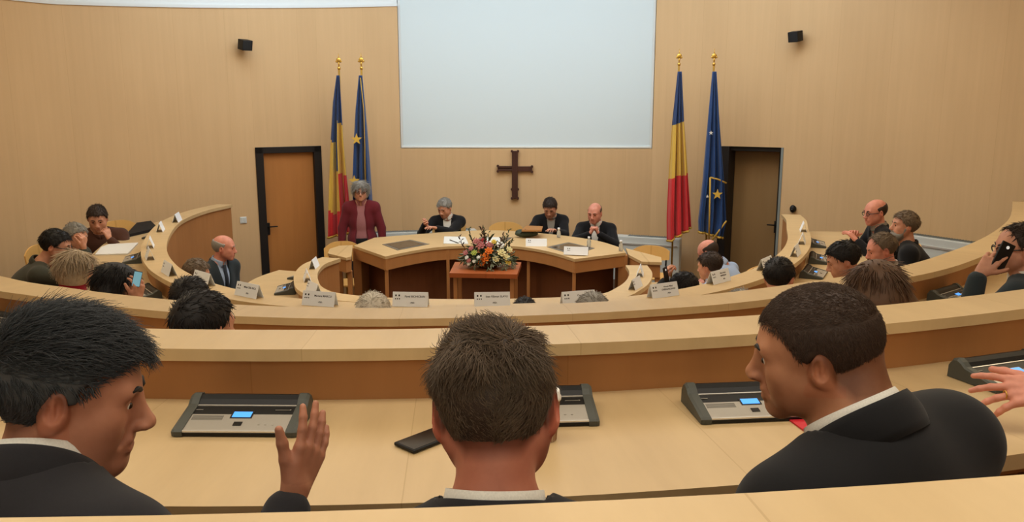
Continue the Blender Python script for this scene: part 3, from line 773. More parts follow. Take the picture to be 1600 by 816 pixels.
# ------------------------------------------------------------------ name plates
def text_mesh(txt, size, align='CENTER'):
    cu = bpy.data.curves.new('t', 'FONT'); cu.body = txt; cu.size = size; cu.align_x = align; cu.align_y = 'CENTER'; cu.extrude = 0.0003; cu.offset = size * 0.018
    o = bpy.data.objects.new('t', cu); COL.objects.link(o)
    bpy.context.view_layer.update()
    me = bpy.data.meshes.new_from_object(o); COL.objects.unlink(o); bpy.data.objects.remove(o); return me
PW, PH, PD = 0.215, 0.085, 0.062
def plate(p, yaw, lines, label, group=None, w=PW):
    r = empty('name_plate', (p[0], p[1], p[2] + 0.001), yaw, label, 'name plate', group)
    th = 0.0025; b = MB()
    for s_ in (-1, 1):
        b.hexa([(-w / 2, s_ * PD / 2, 0), (w / 2, s_ * PD / 2, 0), (w / 2, s_ * (PD / 2 - th), 0), (-w / 2, s_ * (PD / 2 - th), 0)],
               [(-w / 2, s_ * th / 2, PH), (w / 2, s_ * th / 2, PH), (w / 2, 0, PH - th), (-w / 2, 0, PH - th)])
    b.build('card', M_CARD, r)
    tilt = math.atan2(PD / 2, PH)
    R = Matrix.Rotation(PI / 2 - tilt, 4, 'X')
    def place(me, x, h):        # h = distance up the face
        y = -PD / 2 + h * math.sin(tilt) - 0.0008; z = h * math.cos(tilt) + 0.0004
        me.transform(Matrix.Translation((x, y, z)) @ R)
    bm = bmesh.new()
    for txt, x, h, size in lines:
        me = text_mesh(txt, size); place(me, x, h); bm.from_mesh(me); bpy.data.meshes.remove(me)
    q = MB()
    for x in (-0.088, -0.068): q.box((x, 0.068, 0), (0.009, 0.011, 0.0008))
    for x in (-0.09, -0.078, -0.066): q.box((x, 0.048, 0), (0.006, 0.008, 0.0006))
    me = bpy.data.meshes.new('q'); q.bm.to_mesh(me); q.bm.free(); me.transform(Matrix.Translation((0, -PD / 2, 0)) @ R); me.transform(Matrix.Translation((0, -0.0006, 0)))
    bm.from_mesh(me); bpy.data.meshes.remove(me)
    me = bpy.data.meshes.new('lettering'); bm.to_mesh(me); bm.free()
    link('lettering', me, M_INK, r)
    return r
def mk(name, party, two=None):
    L = []
    if two: L += [(name, 0.03, 0.066, 0.0135), (two, 0.03, 0.048, 0.0145), (party, 0.03, 0.024, 0.012)]
    else: L += [(name, 0.028, 0.062, 0.0165), (party, 0.015, 0.024, 0.0125)]
    return L
zl = {'B': Z_B + L_H, 'A': Z_A + L_H}
def on_ledge(px, py, R, extra=0.0):
    C = CB if R == 'B' else CA
    p = at_z(px, py, zl[R]); return p, tang(C, p) + extra
PL = [
 ('B', 389, 463, mk('Mihai Călin BICA', '-PSD-'), 'white name card on the ledge in front of the bald man with folded arms', -.03),
 ('B', 500, 477, mk('Mariana MARCU', '-PSD-'), 'white name card left of the white-haired head on the horseshoe ledge', 0),
 ('B', 642, 478, mk('Pavel BICHICEAN', '-PSD-'), 'white name card standing right of the white-haired head', 0),
 ('B', 769, 478, mk('Ioan Răzvan SLAVU', '-PSD-'), 'white name card on the ledge directly above the middle man\'s hair', 0),
 ('B', 903, 476, mk('Constantin', ''), 'white name card half hidden behind the grey-haired head', .04),
 ('B', 1036, 463, mk('Nicoale Mihai', '-PSD-', 'GHERGHICEANU'), 'white two-line name card leaning right, right of the inner ring\'s horn', 0),
 ('B', 1123, 441, mk('Mihai Adrian', '-PSD-', 'MUREȘAN'), 'white two-line name card in front of the man in the light blue shirt', 0),
 ('B', 1196, 420, [], 'white name card on the ledge beside the short dark-haired head at right', 0),
 ('B', 318, 444, [], 'white name card behind the black-haired head on the left ledge', 0),
 ('B', 264, 428, [], 'white name card at the bottom of the left horn curve', 0),
 ('B', 234, 404, [], 'name card seen end-on on the left horn, nearer of two', 0),
 ('B', 235, 386, [], 'name card seen end-on on the left horn, farther of two', 0),
 ('B', 251, 361, [], 'small name card halfway up the left horn', 0),
 ('B', 277, 346, [], 'small name card nearest the tip of the left horn', 0),
 ('B', 1243, 399, [], 'white name card at the foot of the right horn', 0),
 ('B', 1253, 380, [], 'name card seen end-on on the right horn, nearer of two', 0),
 ('B', 1255, 361, [], 'name card seen end-on on the right horn, farther of two', 0),
 ('A', 491, 418, [], 'small name card on the tip of the inner ring at left', 0),
 ('A', 480, 438, [], 'name card seen end-on on the inner ring at left', 0),
 ('A', 490, 458, [], 'small name card on the inner ring above the nearer left card', 0),
 ('A', 1000, 430, [], 'name card seen end-on on the inner ring\'s right tip', 0),
 ('A', 993, 450, [], 'tilted white name card on the inner ring at right', 0),
]
for R, px, py, L, lab, ex in PL:
    p, a = on_ledge(px, py, R, ex)
    if not L: L = []
    side = R == 'B' and (px < 260 or px > 1240) or R == 'A'
    plate(p, a, L, lab, 'name plates along the rings', w=PW if not side else 0.19)
p = at_z(838, 384.5, ZT); plate(p, math.radians(-4), [], 'white name card on the head table before the man looking down', 'name plates on the head table', 0.24)
p = at_z(900, 398, ZT + .008); plate(p, math.radians(-12), [], 'white name card on the head table before the bald man', 'name plates on the head table', 0.26)

# ------------------------------------------------------------------ small things on the desks
def sheet(poly, z, th, name, m, label, cat, group=None):
    P = [at_z(a, b, z) for a, b in poly]; c = sum(P, Vector()) / len(P)
    b = MB(); b.hexa([(p.x - c.x, p.y - c.y, 0) for p in P], [(p.x - c.x, p.y - c.y, th) for p in P])
    o = b.build(name, m); o.location = (c.x, c.y, z); return tag(o, label, cat, group)
sheet([(693, 381.5), (732, 382), (727, 371), (694, 370.5)], ZT + .001, .008, 'paper_sheets', M_PAPER, 'white papers with a pen on the head table left of the flowers', 'papers')
sheet([(752, 381.5), (782, 381), (781, 371.5), (756, 371)], ZT + .007, .006, 'paper_sheets', M_PAPER, 'white papers on the head table behind the flowers', 'papers')
q0 = at_z(703, 375, ZT + .014); q1 = at_z(716, 380, ZT + .014)
pen = MB().tube([(0, 0, 0), tuple((q1 - q0))], .005); o = pen.build('pen', M_BLACKG); o.location = q0; tag(o, 'dark pen lying on the papers left of the flowers', 'pen')
sheet([(149, 399.5), (200, 398), (216, 381), (170, 383.5), (158, 388)], zB + .001, .012, 'paper_stack', M_PAPER, 'open white papers on the left horn desk before the brown-sweatered man', 'papers')
sheet([(196, 372), (247, 360), (236, 349), (214, 352)], zB + .001, .03, 'folded_coat', mat('coat_black', (30, 28, 28), 0.9, bump=.4), 'black coat lying on the far end of the left horn desk', 'coat')
sheet([(1232, 657), (1268, 683), (1300, 672), (1290, 655)], zd + .001, .004, 'red_folder', mat('folder_red', (204, 40, 52), 0.5), 'bright red folder poking out below the right man\'s chin', 'folder')
# phone in front of the middle man
a0 = at_z(616, 693, zd); a1 = at_z(669, 673, zd); a2 = at_z(646, 716, zd)
ux = (a1 - a0).normalized(); c0 = a0 + ux * 0.077 + (a2 - a0) * 0.5
ph = empty('smartphone', (c0.x, c0.y, zd + 0.001), math.atan2(ux.y, ux.x), 'black smartphone lying on the desk left of the middle man', 'phone')
MB().box((0, 0, .0055), (.154, .076, .009), bev=.004, seg=3).build('body', M_BLACK, ph)
MB().box((0, 0, .0104), (.146, .068, .0008)).build('glass', M_BLACKG, ph)
# cup
cc = at_z(851, 686, zd)
cu = empty('coffee_cup', (cc.x, cc.y, zd + 0.001), 0, 'ribbed paper cup with white lid beside the middle man\'s right ear', 'cup')
bm = MB(); n = 72; ringsC = []
for k, (r0, z) in enumerate(((.029, 0.0), (.029, .003), (.037, .108))):
    ringsC.append([bm.bm.verts.new(((r0 + (.0012 if i % 2 else 0)) * math.cos(2 * PI * i / n), (r0 + (.0012 if i % 2 else 0)) * math.sin(2 * PI * i / n), z)) for i in range(n)])
for a, b_ in zip(ringsC, ringsC[1:]):
    for i in range(n):
        f = bm.bm.faces.new((a[i], a[(i + 1) % n], b_[(i + 1) % n], b_[i])); f.material_index = i % 2
bm.bm.faces.new(ringsC[0][::-1]); bm.bm.faces.new(ringsC[-1])
bm.build('ribbed_sleeve', [mat('kraft_brown', (150, 112, 80), .8), mat('kraft_pale', (222, 205, 180), .8)], cu)
MB().lathe([(.036, .106), (.0405, .106), (.041, .112), (.038, .116), (.0365, .128), (.034, .130), (.030, .126), (.0, .125)], n=40).build('lid', mat('lid_white', (236, 234, 228), .4), cu)
# bottles and bag on the head table
for px, py, lab in ((873, 372, 'small clear water bottle in front of the man looking down'), (920, 387, 'small clear water bottle in front of the bald man at the head table'), (970, 393, 'small clear water bottle at the right end of the head table')):
    q = at_z(px, py, ZT); b = empty('water_bottle', q + Vector((0, 0, 0.007)), 0, lab, 'bottle', 'bottles on the head table')
    MB().lathe([(.022, 0), (.024, .01), (.023, .07), (.010, .09), (.009, .10)], n=16).build('bottle_body', mat('clear_plastic', (215, 220, 220), .15, alpha=.7), b)
    MB().lathe([(.0145, .095), (.0145, .118), (.0, .118)], n=16).build('cap', M_CARD, b)
q = at_z(822, 371, ZT)
bg = empty('handbag', q + Vector((0, 0, .008)), .2, 'crumpled dark green bag on the head table before the man looking down', 'bag')
b = MB(); b.sphere((0, 0, .04), (.14, .07, .045)).sphere((-.06, .02, .055), (.07, .05, .035)).sphere((.07, 0, .035), (.08, .06, .035)).build('bag_body', mat('bag_green', (58, 66, 52), .6, bump=.5, nscale=30), bg)
MB().tube([(-.08, -.05, .05), (-.03, -.07, .10), (.04, -.07, .09), (.08, -.05, .04)], .006).build('strap', M_BLACK, bg)
sheet([(815, 362), (846, 362), (848, 356), (822, 355)], ZT + .09, .02, 'book', mat('book_tan', (170, 120, 70), .7), 'tan book with white top held behind the green bag', 'book')
# ------------------------------------------------------------------ people: signed-distance bodies turned into one continuous surface
A3 = lambda v: np.array(v, dtype=float)
class Sh:
    """ordered list of rounded shapes blended together"""
    def __init__(s): s.ops = []
    def cone(s, a, b, ra, rb, k=0.015, op='u'):
        a = A3(a); b = A3(b); ba = b - a; L2 = max(1e-12, float(ba @ ba))
        def f(X, Y, Z):
            px, py, pz = X - a[0], Y - a[1], Z - a[2]
            t = np.clip((px * ba[0] + py * ba[1] + pz * ba[2]) / L2, 0, 1)
            dx = px - t * ba[0]; dy = py - t * ba[1]; dz = pz - t * ba[2]
            return np.sqrt(dx * dx + dy * dy + dz * dz) - (ra + (rb - ra) * t)
        R = max(ra, rb); s.ops.append((op, f, np.minimum(a, b) - R, np.maximum(a, b) + R, k)); return s
    def ell(s, c, r, M=None, k=0.015, op='u'):
        c = A3(c); r = A3(r); M = np.eye(3) if M is None else M      # columns of M = local axes
        def f(X, Y, Z):
            px, py, pz = X - c[0], Y - c[1], Z - c[2]
            q = [(px * M[0, i] + py * M[1, i] + pz * M[2, i]) for i in range(3)]
            k0 = np.sqrt((q[0] / r[0]) ** 2 + (q[1] / r[1]) ** 2 + (q[2] / r[2]) ** 2) + 1e-9
            k1 = np.sqrt((q[0] / r[0] ** 2) ** 2 + (q[1] / r[1] ** 2) ** 2 + (q[2] / r[2] ** 2) ** 2) + 1e-9
            return k0 * (k0 - 1) / k1
        e = np.sqrt(((M * r) ** 2).sum(1)); s.ops.append((op, f, c - e, c + e, k)); return s
    def fn(s, f, lo, hi, op='i', k=0.0):
        s.ops.append((op, f, A3(lo), A3(hi), k)); return s
    def bounds(s):
        lo = np.min([o[2] for o in s.ops if o[0] == 'u'], 0); hi = np.max([o[3] for o in s.ops if o[0] == 'u'], 0); return lo, hi
    @staticmethod
    def comb(F, d, op, k):
        if op == 'i': return np.maximum(F, d)
        if op == 's': d = -d; F, d = -F, -d      # smooth max(F,-d) = -smin(-F, d)
        if k > 0:
            h = np.clip(0.5 + 0.5 * (F - d) / k, 0, 1); R = F + (d - F) * h - k * h * (1 - h)
        else: R = np.minimum(F, d)
        return -R if op == 's' else R
    def at(s, P):
        P = np.atleast_2d(P); F = np.full(len(P), 1.0)
        for op, f, lo, hi, k in s.ops: F = Sh.comb(F, f(P[:, 0], P[:, 1], P[:, 2]), op, k)
        return F
    def grid(s, xs, ys, zs):
        F = np.full((len(xs), len(ys), len(zs)), 0.2, dtype=np.float32)
        for op, f, lo, hi, k in s.ops:
            if op == 'i': F = Sh.comb(F, f(xs[:, None, None], ys[None, :, None], zs[None, None, :]), op, k).astype(np.float32); continue
            pad = k + 0.025; sl_ = []
            for ax, l, h in zip((xs, ys, zs), lo - pad, hi + pad):
                i0, i1 = np.searchsorted(ax, l), np.searchsorted(ax, h); sl_.append(slice(i0, i1))
            if any(q.stop <= q.start for q in sl_): continue
            d = f(xs[sl_[0]][:, None, None], ys[sl_[1]][None, :, None], zs[sl_[2]][None, None, :])
            F[tuple(sl_)] = Sh.comb(F[tuple(sl_)], d, op, k)
        return F
def axis_pts(lo, hi, h, dense):
    out = [lo]; x = lo
    while x < hi:
        st = h
        for a, b, hd in dense:
            if a - h <= x <= b: st = min(st, hd)
        x += st; out.append(x)
    return np.array(out)
def nets(F, xs, ys, zs):
    neg = F < 0; nx, ny, nz = F.shape
    cnt = np.zeros((nx - 1, ny - 1, nz - 1), np.int8)
    for i in (0, 1):
        for j in (0, 1):
            for k in (0, 1): cnt += neg[i:nx - 1 + i, j:ny - 1 + j, k:nz - 1 + k]
    act = (cnt > 0) & (cnt < 8); I, J, K = np.nonzero(act)
    idx = np.full(act.shape, -1, np.int64); idx[I, J, K] = np.arange(len(I))
    acc = np.zeros((len(I), 3)); n = np.zeros(len(I))
    ax = (xs, ys, zs)
    corners = [(i, j, k) for i in (0, 1) for j in (0, 1) for k in (0, 1)]
    for c in corners:
        for d in range(3):
            if c[d]: continue
            e = list(c); e[d] = 1
            f0 = F[I + c[0], J + c[1], K + c[2]].astype(float); f1 = F[I + e[0], J + e[1], K + e[2]].astype(float)
            m = (f0 < 0) != (f1 < 0); t = np.where(m, f0 / np.where(m, f0 - f1, 1), 0)
            P = np.stack([xs[I + c[0]], ys[J + c[1]], zs[K + c[2]]], 1); Q = np.stack([xs[I + e[0]], ys[J + e[1]], zs[K + e[2]]], 1)
            acc += np.where(m[:, None], P + (Q - P) * t[:, None], 0); n += m
    V = acc / n[:, None]; quads = []
    for d in range(3):
        a, b = [q for q in range(3) if q != d]
        s0 = [slice(1, -1)] * 3; s0[d] = slice(0, F.shape[d] - 1); s1 = list(s0); s1[d] = slice(1, F.shape[d])
        n0 = neg[tuple(s0)]; n1 = neg[tuple(s1)]; E = np.nonzero(n0 != n1)
        base = [E[0].copy(), E[1].copy(), E[2].copy()]; base[a] = base[a] + 1; base[b] = base[b] + 1
        def cell(da, db):
            q = [base[0].copy(), base[1].copy(), base[2].copy()]; q[a] -= da; q[b] -= db; return idx[q[0], q[1], q[2]]
        q = np.stack([cell(1, 1), cell(0, 1), cell(0, 0), cell(1, 0)], 1)
        flip = n0[E] if d != 1 else ~n0[E]
        q = np.where(flip[:, None], q, q[:, ::-1]); quads.append(q)
    return V, np.concatenate(quads)
def to_mesh(name, V, Q, m, parent, origin, tint=None):
    me = bpy.data.meshes.new(name); nV = len(V); nQ = len(Q)
    me.vertices.add(nV); me.vertices.foreach_set('co', (V - A3(origin)).astype(np.float32).ravel())
    me.loops.add(nQ * 4); me.loops.foreach_set('vertex_index', Q.astype(np.int32).ravel())
    me.polygons.add(nQ); me.polygons.foreach_set('loop_start', np.arange(0, nQ * 4, 4, dtype=np.int32)); me.polygons.foreach_set('loop_total', np.full(nQ, 4, np.int32))
    me.polygons.foreach_set('use_smooth', np.ones(nQ, bool)); me.update(calc_edges=True); me.validate()
    if tint is not None:
        at = me.color_attributes.new('tint', 'FLOAT_COLOR', 'POINT'); at.data.foreach_set('color', np.concatenate([tint, np.ones((nV, 1))], 1).astype(np.float32).ravel())
    return link(name, me, m, parent)
def relax(V, Q, it=1, lam=0.5):
    a = Q.ravel(); b = np.roll(Q, -1, 1).ravel(); n = len(V)
    for _ in range(it):
        S_ = np.zeros_like(V); c = np.zeros(n)
        for u, v in ((a, b), (b, a)):
            for k in range(3): S_[:, k] += np.bincount(u, V[v, k], n)
            c += np.bincount(u, minlength=n)
        V = V + lam * (S_ / np.maximum(c, 1)[:, None] - V)
    return V
def build(name, sh, h, m, parent, origin, dense=((), (), ()), tint=None, smooth=1):
    lo, hi = sh.bounds(); lo = lo - 0.03; hi = hi + 0.03
    xs, ys, zs = (axis_pts(lo[i], hi[i], h, dense[i]) for i in range(3))
    F = sh.grid(xs, ys, zs); V, Q = nets(F, xs, ys, zs)
    if smooth: V = relax(V, Q, smooth)
    T = tint(V) if tint else None
    return to_mesh(name, V, Q, m, parent, origin, T), V, Q

def skin_mat(name, rgb, rough=0.5):
    if name in MATS: return MATS[name]
    m = bpy.data.materials.new(name); m.use_nodes = True; nt = m.node_tree; b = nt.nodes['Principled BSDF']
    at = nt.nodes.new('ShaderNodeAttribute'); at.attribute_name = 'tint'
    mx = nt.nodes.new('ShaderNodeMixRGB'); mx.blend_type = 'MULTIPLY'; mx.inputs['Fac'].default_value = 1
    tc = nt.nodes.new('ShaderNodeTexCoord'); n = nt.nodes.new('ShaderNodeTexNoise'); n.inputs['Scale'].default_value = 28; n.inputs['Detail'].default_value = 5
    r = nt.nodes.new('ShaderNodeValToRGB'); c = srgb(*rgb)
    r.color_ramp.elements[0].color = (c[0] * .88, c[1] * .82, c[2] * .8, 1); r.color_ramp.elements[1].color = (c[0] * 1.08, c[1] * 1.08, c[2] * 1.08, 1)
    r.color_ramp.elements[0].position = .3; r.color_ramp.elements[1].position = .7
    L = nt.links.new; L(tc.outputs['Object'], n.inputs['Vector']); L(n.outputs['Fac'], r.inputs['Fac']); L(r.outputs['Color'], mx.inputs['Color1']); L(at.outputs['Color'], mx.inputs['Color2'])
    L(mx.outputs['Color'], b.inputs['Base Color']); b.inputs['Roughness'].default_value = rough; b.inputs['Subsurface Weight'].default_value = 0.08
    b.inputs['Subsurface Radius'].default_value = (0.012, 0.004, 0.002); b.inputs['Specular IOR Level'].default_value = 0.35
    MATS[name] = m; return m
def hair_mat(name, rgb, rough=0.55, var=0.35):
    if name in MATS: return MATS[name]
    m = bpy.data.materials.new(name); m.use_nodes = True; nt = m.node_tree; b = nt.nodes['Principled BSDF']; L = nt.links.new
    g = nt.nodes.new('ShaderNodeNewGeometry'); tc = nt.nodes.new('ShaderNodeTexCoord'); n = nt.nodes.new('ShaderNodeTexNoise'); n.inputs['Scale'].default_value = 60; n.inputs['Detail'].default_value = 4
    L(tc.outputs['Object'], n.inputs['Vector'])
    ad = nt.nodes.new('ShaderNodeMath'); ad.operation = 'ADD'; L(g.outputs['Random Per Island'], ad.inputs[0]); L(n.outputs['Fac'], ad.inputs[1])
    ml = nt.nodes.new('ShaderNodeMath'); ml.operation = 'MULTIPLY'; ml.inputs[1].default_value = .6; L(ad.outputs[0], ml.inputs[0])
    r = nt.nodes.new('ShaderNodeValToRGB'); c = srgb(*rgb)
    r.color_ramp.elements[0].color = (c[0] * (1 - var), c[1] * (1 - var), c[2] * (1 - var), 1); r.color_ramp.elements[1].color = (c[0] * (1 + var), c[1] * (1 + var), c[2] * (1 + var), 1)
    L(ml.outputs[0], r.inputs['Fac']); L(r.outputs['Color'], b.inputs['Base Color']); b.inputs['Roughness'].default_value = rough; b.inputs['Specular IOR Level'].default_value = 0.3
    MATS[name] = m; return m
def cloth_mat(name, rgb, bump=0.25, scale=350):
    return mat('cloth_' + name, rgb, 0.85, spec=0.15, noise=0.08, nscale=scale, bump=0.0, sheen=0.1)

def basis(yaw, pitch=0, roll=0):
    a = math.radians(yaw); p = math.radians(pitch); r = math.radians(roll)
    R = A3((math.cos(a), -math.sin(a), 0)); F = A3((math.sin(a), math.cos(a), 0)); U = A3((0, 0, 1))
    F2 = F * math.cos(p) - U * math.sin(p); U2 = U * math.cos(p) + F * math.sin(p)
    R2 = R * math.cos(r) + U2 * math.sin(r); U3 = U2 * math.cos(r) - R * math.sin(r)
    return np.stack([R2, F2, U3], 1)

def head_shape(sh, B, C, s, o, detail=False):
    """adds a head; B basis, C centre, s scale, o options"""
    def P(x, y, z): return C + B @ (A3((x, y, z)) * s)
    def E(c, r, M=None, k=.015, op='u'): sh.ell(P(*c), A3(r) * s, B if M is None else B @ M, k * s, op)
    def K(a, b, ra, rb, k=.012, op='u'): sh.cone(P(*a), P(*b), ra * s, rb * s, k * s, op)
    wd = o.get('wide', 1.0); nl = o.get('nose', 1.0); ch = o.get('chin', 1.0)
    E((0, -.014, .034), (.0765 * wd, .097, .086))
    E((0, .028, .012), (.066 * wd, .060, .078), k=.03)
    E((0, .026, -.052), (.056 * wd, .052, .050), k=.03)
    for q in (-1, 1):
        K((q * .058 * wd, -.004, -.038), (q * .018, .064, -.092), .019, .017, k=.03)
        E((q * .041 * wd, .056, -.014), (.024, .024, .022), k=.02)
    E((0, .072, -.093), (.024, .020, .019), k=.02)
    for q in (-1, 1): E((q * .041 * wd, .040, -.046), (.023, .034, .034), k=.03)
    if o.get('jowl'): E((0, .030, -.100), (.045, .045, .026), k=.03)
    K((-.040, .076, .024), (.040, .076, .024), .012, .012, k=.02)
    for q in (-1, 1): E((q * .031, .099, .004), (.017, .020, .014), k=.014, op='s')
    K((0, .086, .014), (0, .090 + .019 * nl, -.024), .0075, .0105, k=.012)
    E((0, .078, .006), (.0125, .020, .020), k=.012); E((0, .086, -.020), (.0135, .018, .020), k=.010)
    E((0, .090 + .020 * nl, -.030), (.0115, .012, .0105), k=.008)
    for q in (-1, 1): E((q * .0115, .096 + .008 * nl, -.034), (.0085, .012, .0075), k=.006)
    E((0, .076, -.056), (.030, .018, .026), k=.02)
    K((-.017, .090, -.0555), (.017, .090, -.0555), .0080, .0080, k=.006)
    K((-.015, .089, -.0690), (.015, .089, -.0690), .0088, .0088, k=.006)
    K((-.022, .0985, -.062), (.022, .0985, -.062), .0028, .0028, k=.005, op='s')
    if detail:
        for q in (-1, 1):
            E((q * .031, .0715, .004), (.0152, .0150, .0140), k=.004)
            E((q * .031, .090, .0025), (.0115, .010, .0042), k=.003, op='s')
            K((q * .014, .107, -.038), (q * .008, .102, -.030), .0028, .002, k=.003, op='s')
            K((q * .022, .093, -.030), (q * .034, .080, -.058), .0026, .002, k=.010, op='s')
    else:
        for q in (-1, 1): E((q * .031, .0725, .003), (.0140, .0135, .0125), k=.006)
    es = o.get('ear', 1.0)
    for q in (-1, 1):
        a = math.radians(24) * q
        M = np.array([[math.cos(a), math.sin(a), 0], [-math.sin(a), math.cos(a), 0], [0, 0, 1]]) @ np.array([[1, 0, 0], [0, math.cos(.18), math.sin(.18)], [0, -math.sin(.18), math.cos(.18)]])
        E((q * (.081 * wd), -.012, -.004), (.0085, .0195 * es, .0325 * es), M, k=.008)
        E((q * (.0785 * wd), -.004, -.008), (.010, .014, .020), k=.01)
        E((q * (.0915 * wd), -.009, .001), (.0105, .0112 * es, .0195 * es), M, k=.003, op='s')
        if detail: K((q * (.0845 * wd), -.012, .012), (q * (.0845 * wd), -.009, -.012), .0028, .0028, k=.004)
    return P
def cap_shape(sh, B, C, s, o, t, extra=0.0):
    def E(c, r, k=.02): sh.ell(C + B @ (A3(c) * s), A3(r) * s, B, k * s)
    wd = o.get('wide', 1.0)
    E((0, -.014, .034), (.0765 * wd + t, .097 + t, .086 + t)); E((0, .026, .014), (.066 * wd + t, .060 + t * .9, .078 + t), k=.03)
LINES = {   # hairline height by fore-aft position, in head space
 'short': ([-.13, -.06, -.03, -.012, .006, .016, .035, .05, .075, .095], [-.066, -.064, -.035, .010, -.006, .010, .032, .052, .074, .078]),
 'receding': ([-.13, -.06, -.03, -.012, .010, .03, .045, .06], [-.066, -.064, -.035, .016, .014, .050, .088, .14]),
 'bald': ([-.13, -.06, -.03, -.012, .010, .028, .04], [-.066, -.062, -.035, .016, .014, .045, .2]),
 'buzz': ([-.13, -.06, -.03, -.012, .012, .035, .052, .075, .095], [-.066, -.064, -.035, .016, .000, .030, .056, .068, .070]),
}
def hair(parent, origin, B, C, s, o, style, m, h=0.006, t=None):
    sh = Sh(); t = {'short': .011, 'receding': .007, 'bald': .007, 'buzz': .006, 'bob': .015, 'long': .024, 'bun': .018}[style] if t is None else t
    cap_shape(sh, B, C, s, o, t)
    P = lambda x, y, z: C + B @ (A3((x, y, z)) * s)
    if style in ('bob', 'long'):
        sh.ell(P(0, -.028, -.03), A3((.101, .094, .096)) * s, B, .03)
        if 'flow' in o:
            a = P(0, -.05, -.03); fv = A3(o['flow']); sh.cone(a, a + fv * .55, .085, .075, .05); sh.cone(a + fv * .5, a + fv, .075, .03, .04)
        if style == 'long':
            D = A3((0, 0, -1)); F = B[:, 1]
            for q in (-1, 0, 1):
                a = P(q * .06, -.055, -.04); sh.cone(a, a + D * .20 - F * .03 + B[:, 0] * q * .03, .055, .035, .05)
    W = o.get('wave', 0.0025)
    def region(X, Y, Z):
        px, py, pz = X - C[0], Y - C[1], Z - C[2]
        x, y, z = [(px * B[0, i] + py * B[1, i] + pz * B[2, i]) / s for i in range(3)]
        n = W * (np.sin(x * 150 + np.sin(z * 60) * 2) * np.cos(y * 120 + z * 70) + .6 * np.sin(z * 210 + x * 90 + y * 60))
        if style in ('bob', 'long'):
            zb = -.10 if style == 'bob' else -9
            g = np.maximum(np.minimum(.072 - .25 * np.abs(x) - z + 0 * y, y - .030), zb - z)
            g = np.where(z > .060, np.maximum(-1.0, y - .12), g)
            fr = .078 if z is None else .0
        else:
            g = np.interp(y, *LINES[style]) - z + o.get('capraise', 0)
            if style == 'bald': g = np.maximum(g, z - (.058 - .25 * (y + .02)))
        return np.maximum(-1, g) * s * (o.get('edge', .8 if style != 'buzz' else .16)) + n
    sh.fn(region, C - .3, C + .3)
    lo, hi = sh.bounds()
    def tn(V): return np.ones((len(V), 3))
    return build('hair', sh, h, m, parent, origin, smooth=1)

def hand(sh, w, d, n, side, curl=(.3, .3, .35, .4), thumb=(.9, .35), s=1.0, spread=.12, k=.006, grow=0.0):
    """w wrist, d finger direction, n palm normal, side +1 right hand / -1 left; returns finger tips"""
    w = A3(w); d = A3(d) / np.linalg.norm(d); n = A3(n); n = n - d * (n @ d); n /= np.linalg.norm(n)
    t = -np.cross(n, d) * side           # towards the thumb
    g = grow
    kn = []
    for i, off in enumerate((.031, .0105, -.0105, -.030)):
        b = w + d * (.014) * s + t * off * .55 * s; q = w + d * (.092 - abs(off - .008) * .22) * s + t * off * s; kn.append(q)
        sh.cone(b, q, .0145 * s + g, .0115 * s + g, .010 * s)
    sh.cone(w - d * .02 * s, w + d * .02 * s, .022 * s + g, .021 * s + g, .012 * s)
    sh.cone(w + d * .03 * s + t * .012 * s, w + d * .055 * s + t * .026 * s + n * .006 * s, .016 * s + g, .015 * s + g, .012 * s)
    tips = []
    for i, (L, c) in enumerate(zip((.072, .080, .074, .058), curl)):
        p = kn[i]; a = 0; f = (1.5 - i) * spread
        dd = d * math.cos(f) + t * math.sin(f)
        for j, fr in enumerate((.45, .30, .25)):
            a += c * (1.0, 1.2, .9)[j]
            v = dd * math.cos(a) + n * math.sin(a); q = p + v * L * fr * s
            r = (.0092, .0083, .0074, .0064)
            sh.cone(p, q, r[j] * s + g, r[j + 1] * s + g, .004 * s); p = q
        tips.append(p)
    ta, tb = thumb
    v = d * math.cos(ta) + t * math.sin(ta) + n * .25; v /= np.linalg.norm(v); p = w + d * .024 * s + t * .020 * s
    for L, r0, r1, bend in ((.042, .0145, .0115, 0), (.032, .0115, .0098, tb), (.026, .0098, .0078, tb)):
        v = v * math.cos(bend) + (d * .8 + n * .5 - t * .3) * math.sin(bend); v /= np.linalg.norm(v)
        q = p + v * L * s; sh.cone(p, q, r0 * s + g, r1 * s + g, .006 * s); p = q
    tips.append(p); sh.kn = kn; return tips

def ik(S_, W, l1, l2, pole):
    S_ = A3(S_); W = A3(W); v = W - S_; D = np.linalg.norm(v)
    if D > (l1 + l2) * .995: W = S_ + v / D * (l1 + l2) * .995; v = W - S_; D = np.linalg.norm(v)
    a = (l1 * l1 - l2 * l2 + D * D) / (2 * D); hh = math.sqrt(max(0, l1 * l1 - a * a)); u = v / D
    p = A3(pole); p = p - u * (p @ u); p /= (np.linalg.norm(p) + 1e-9)
    return S_ + u * a + p * hh, W

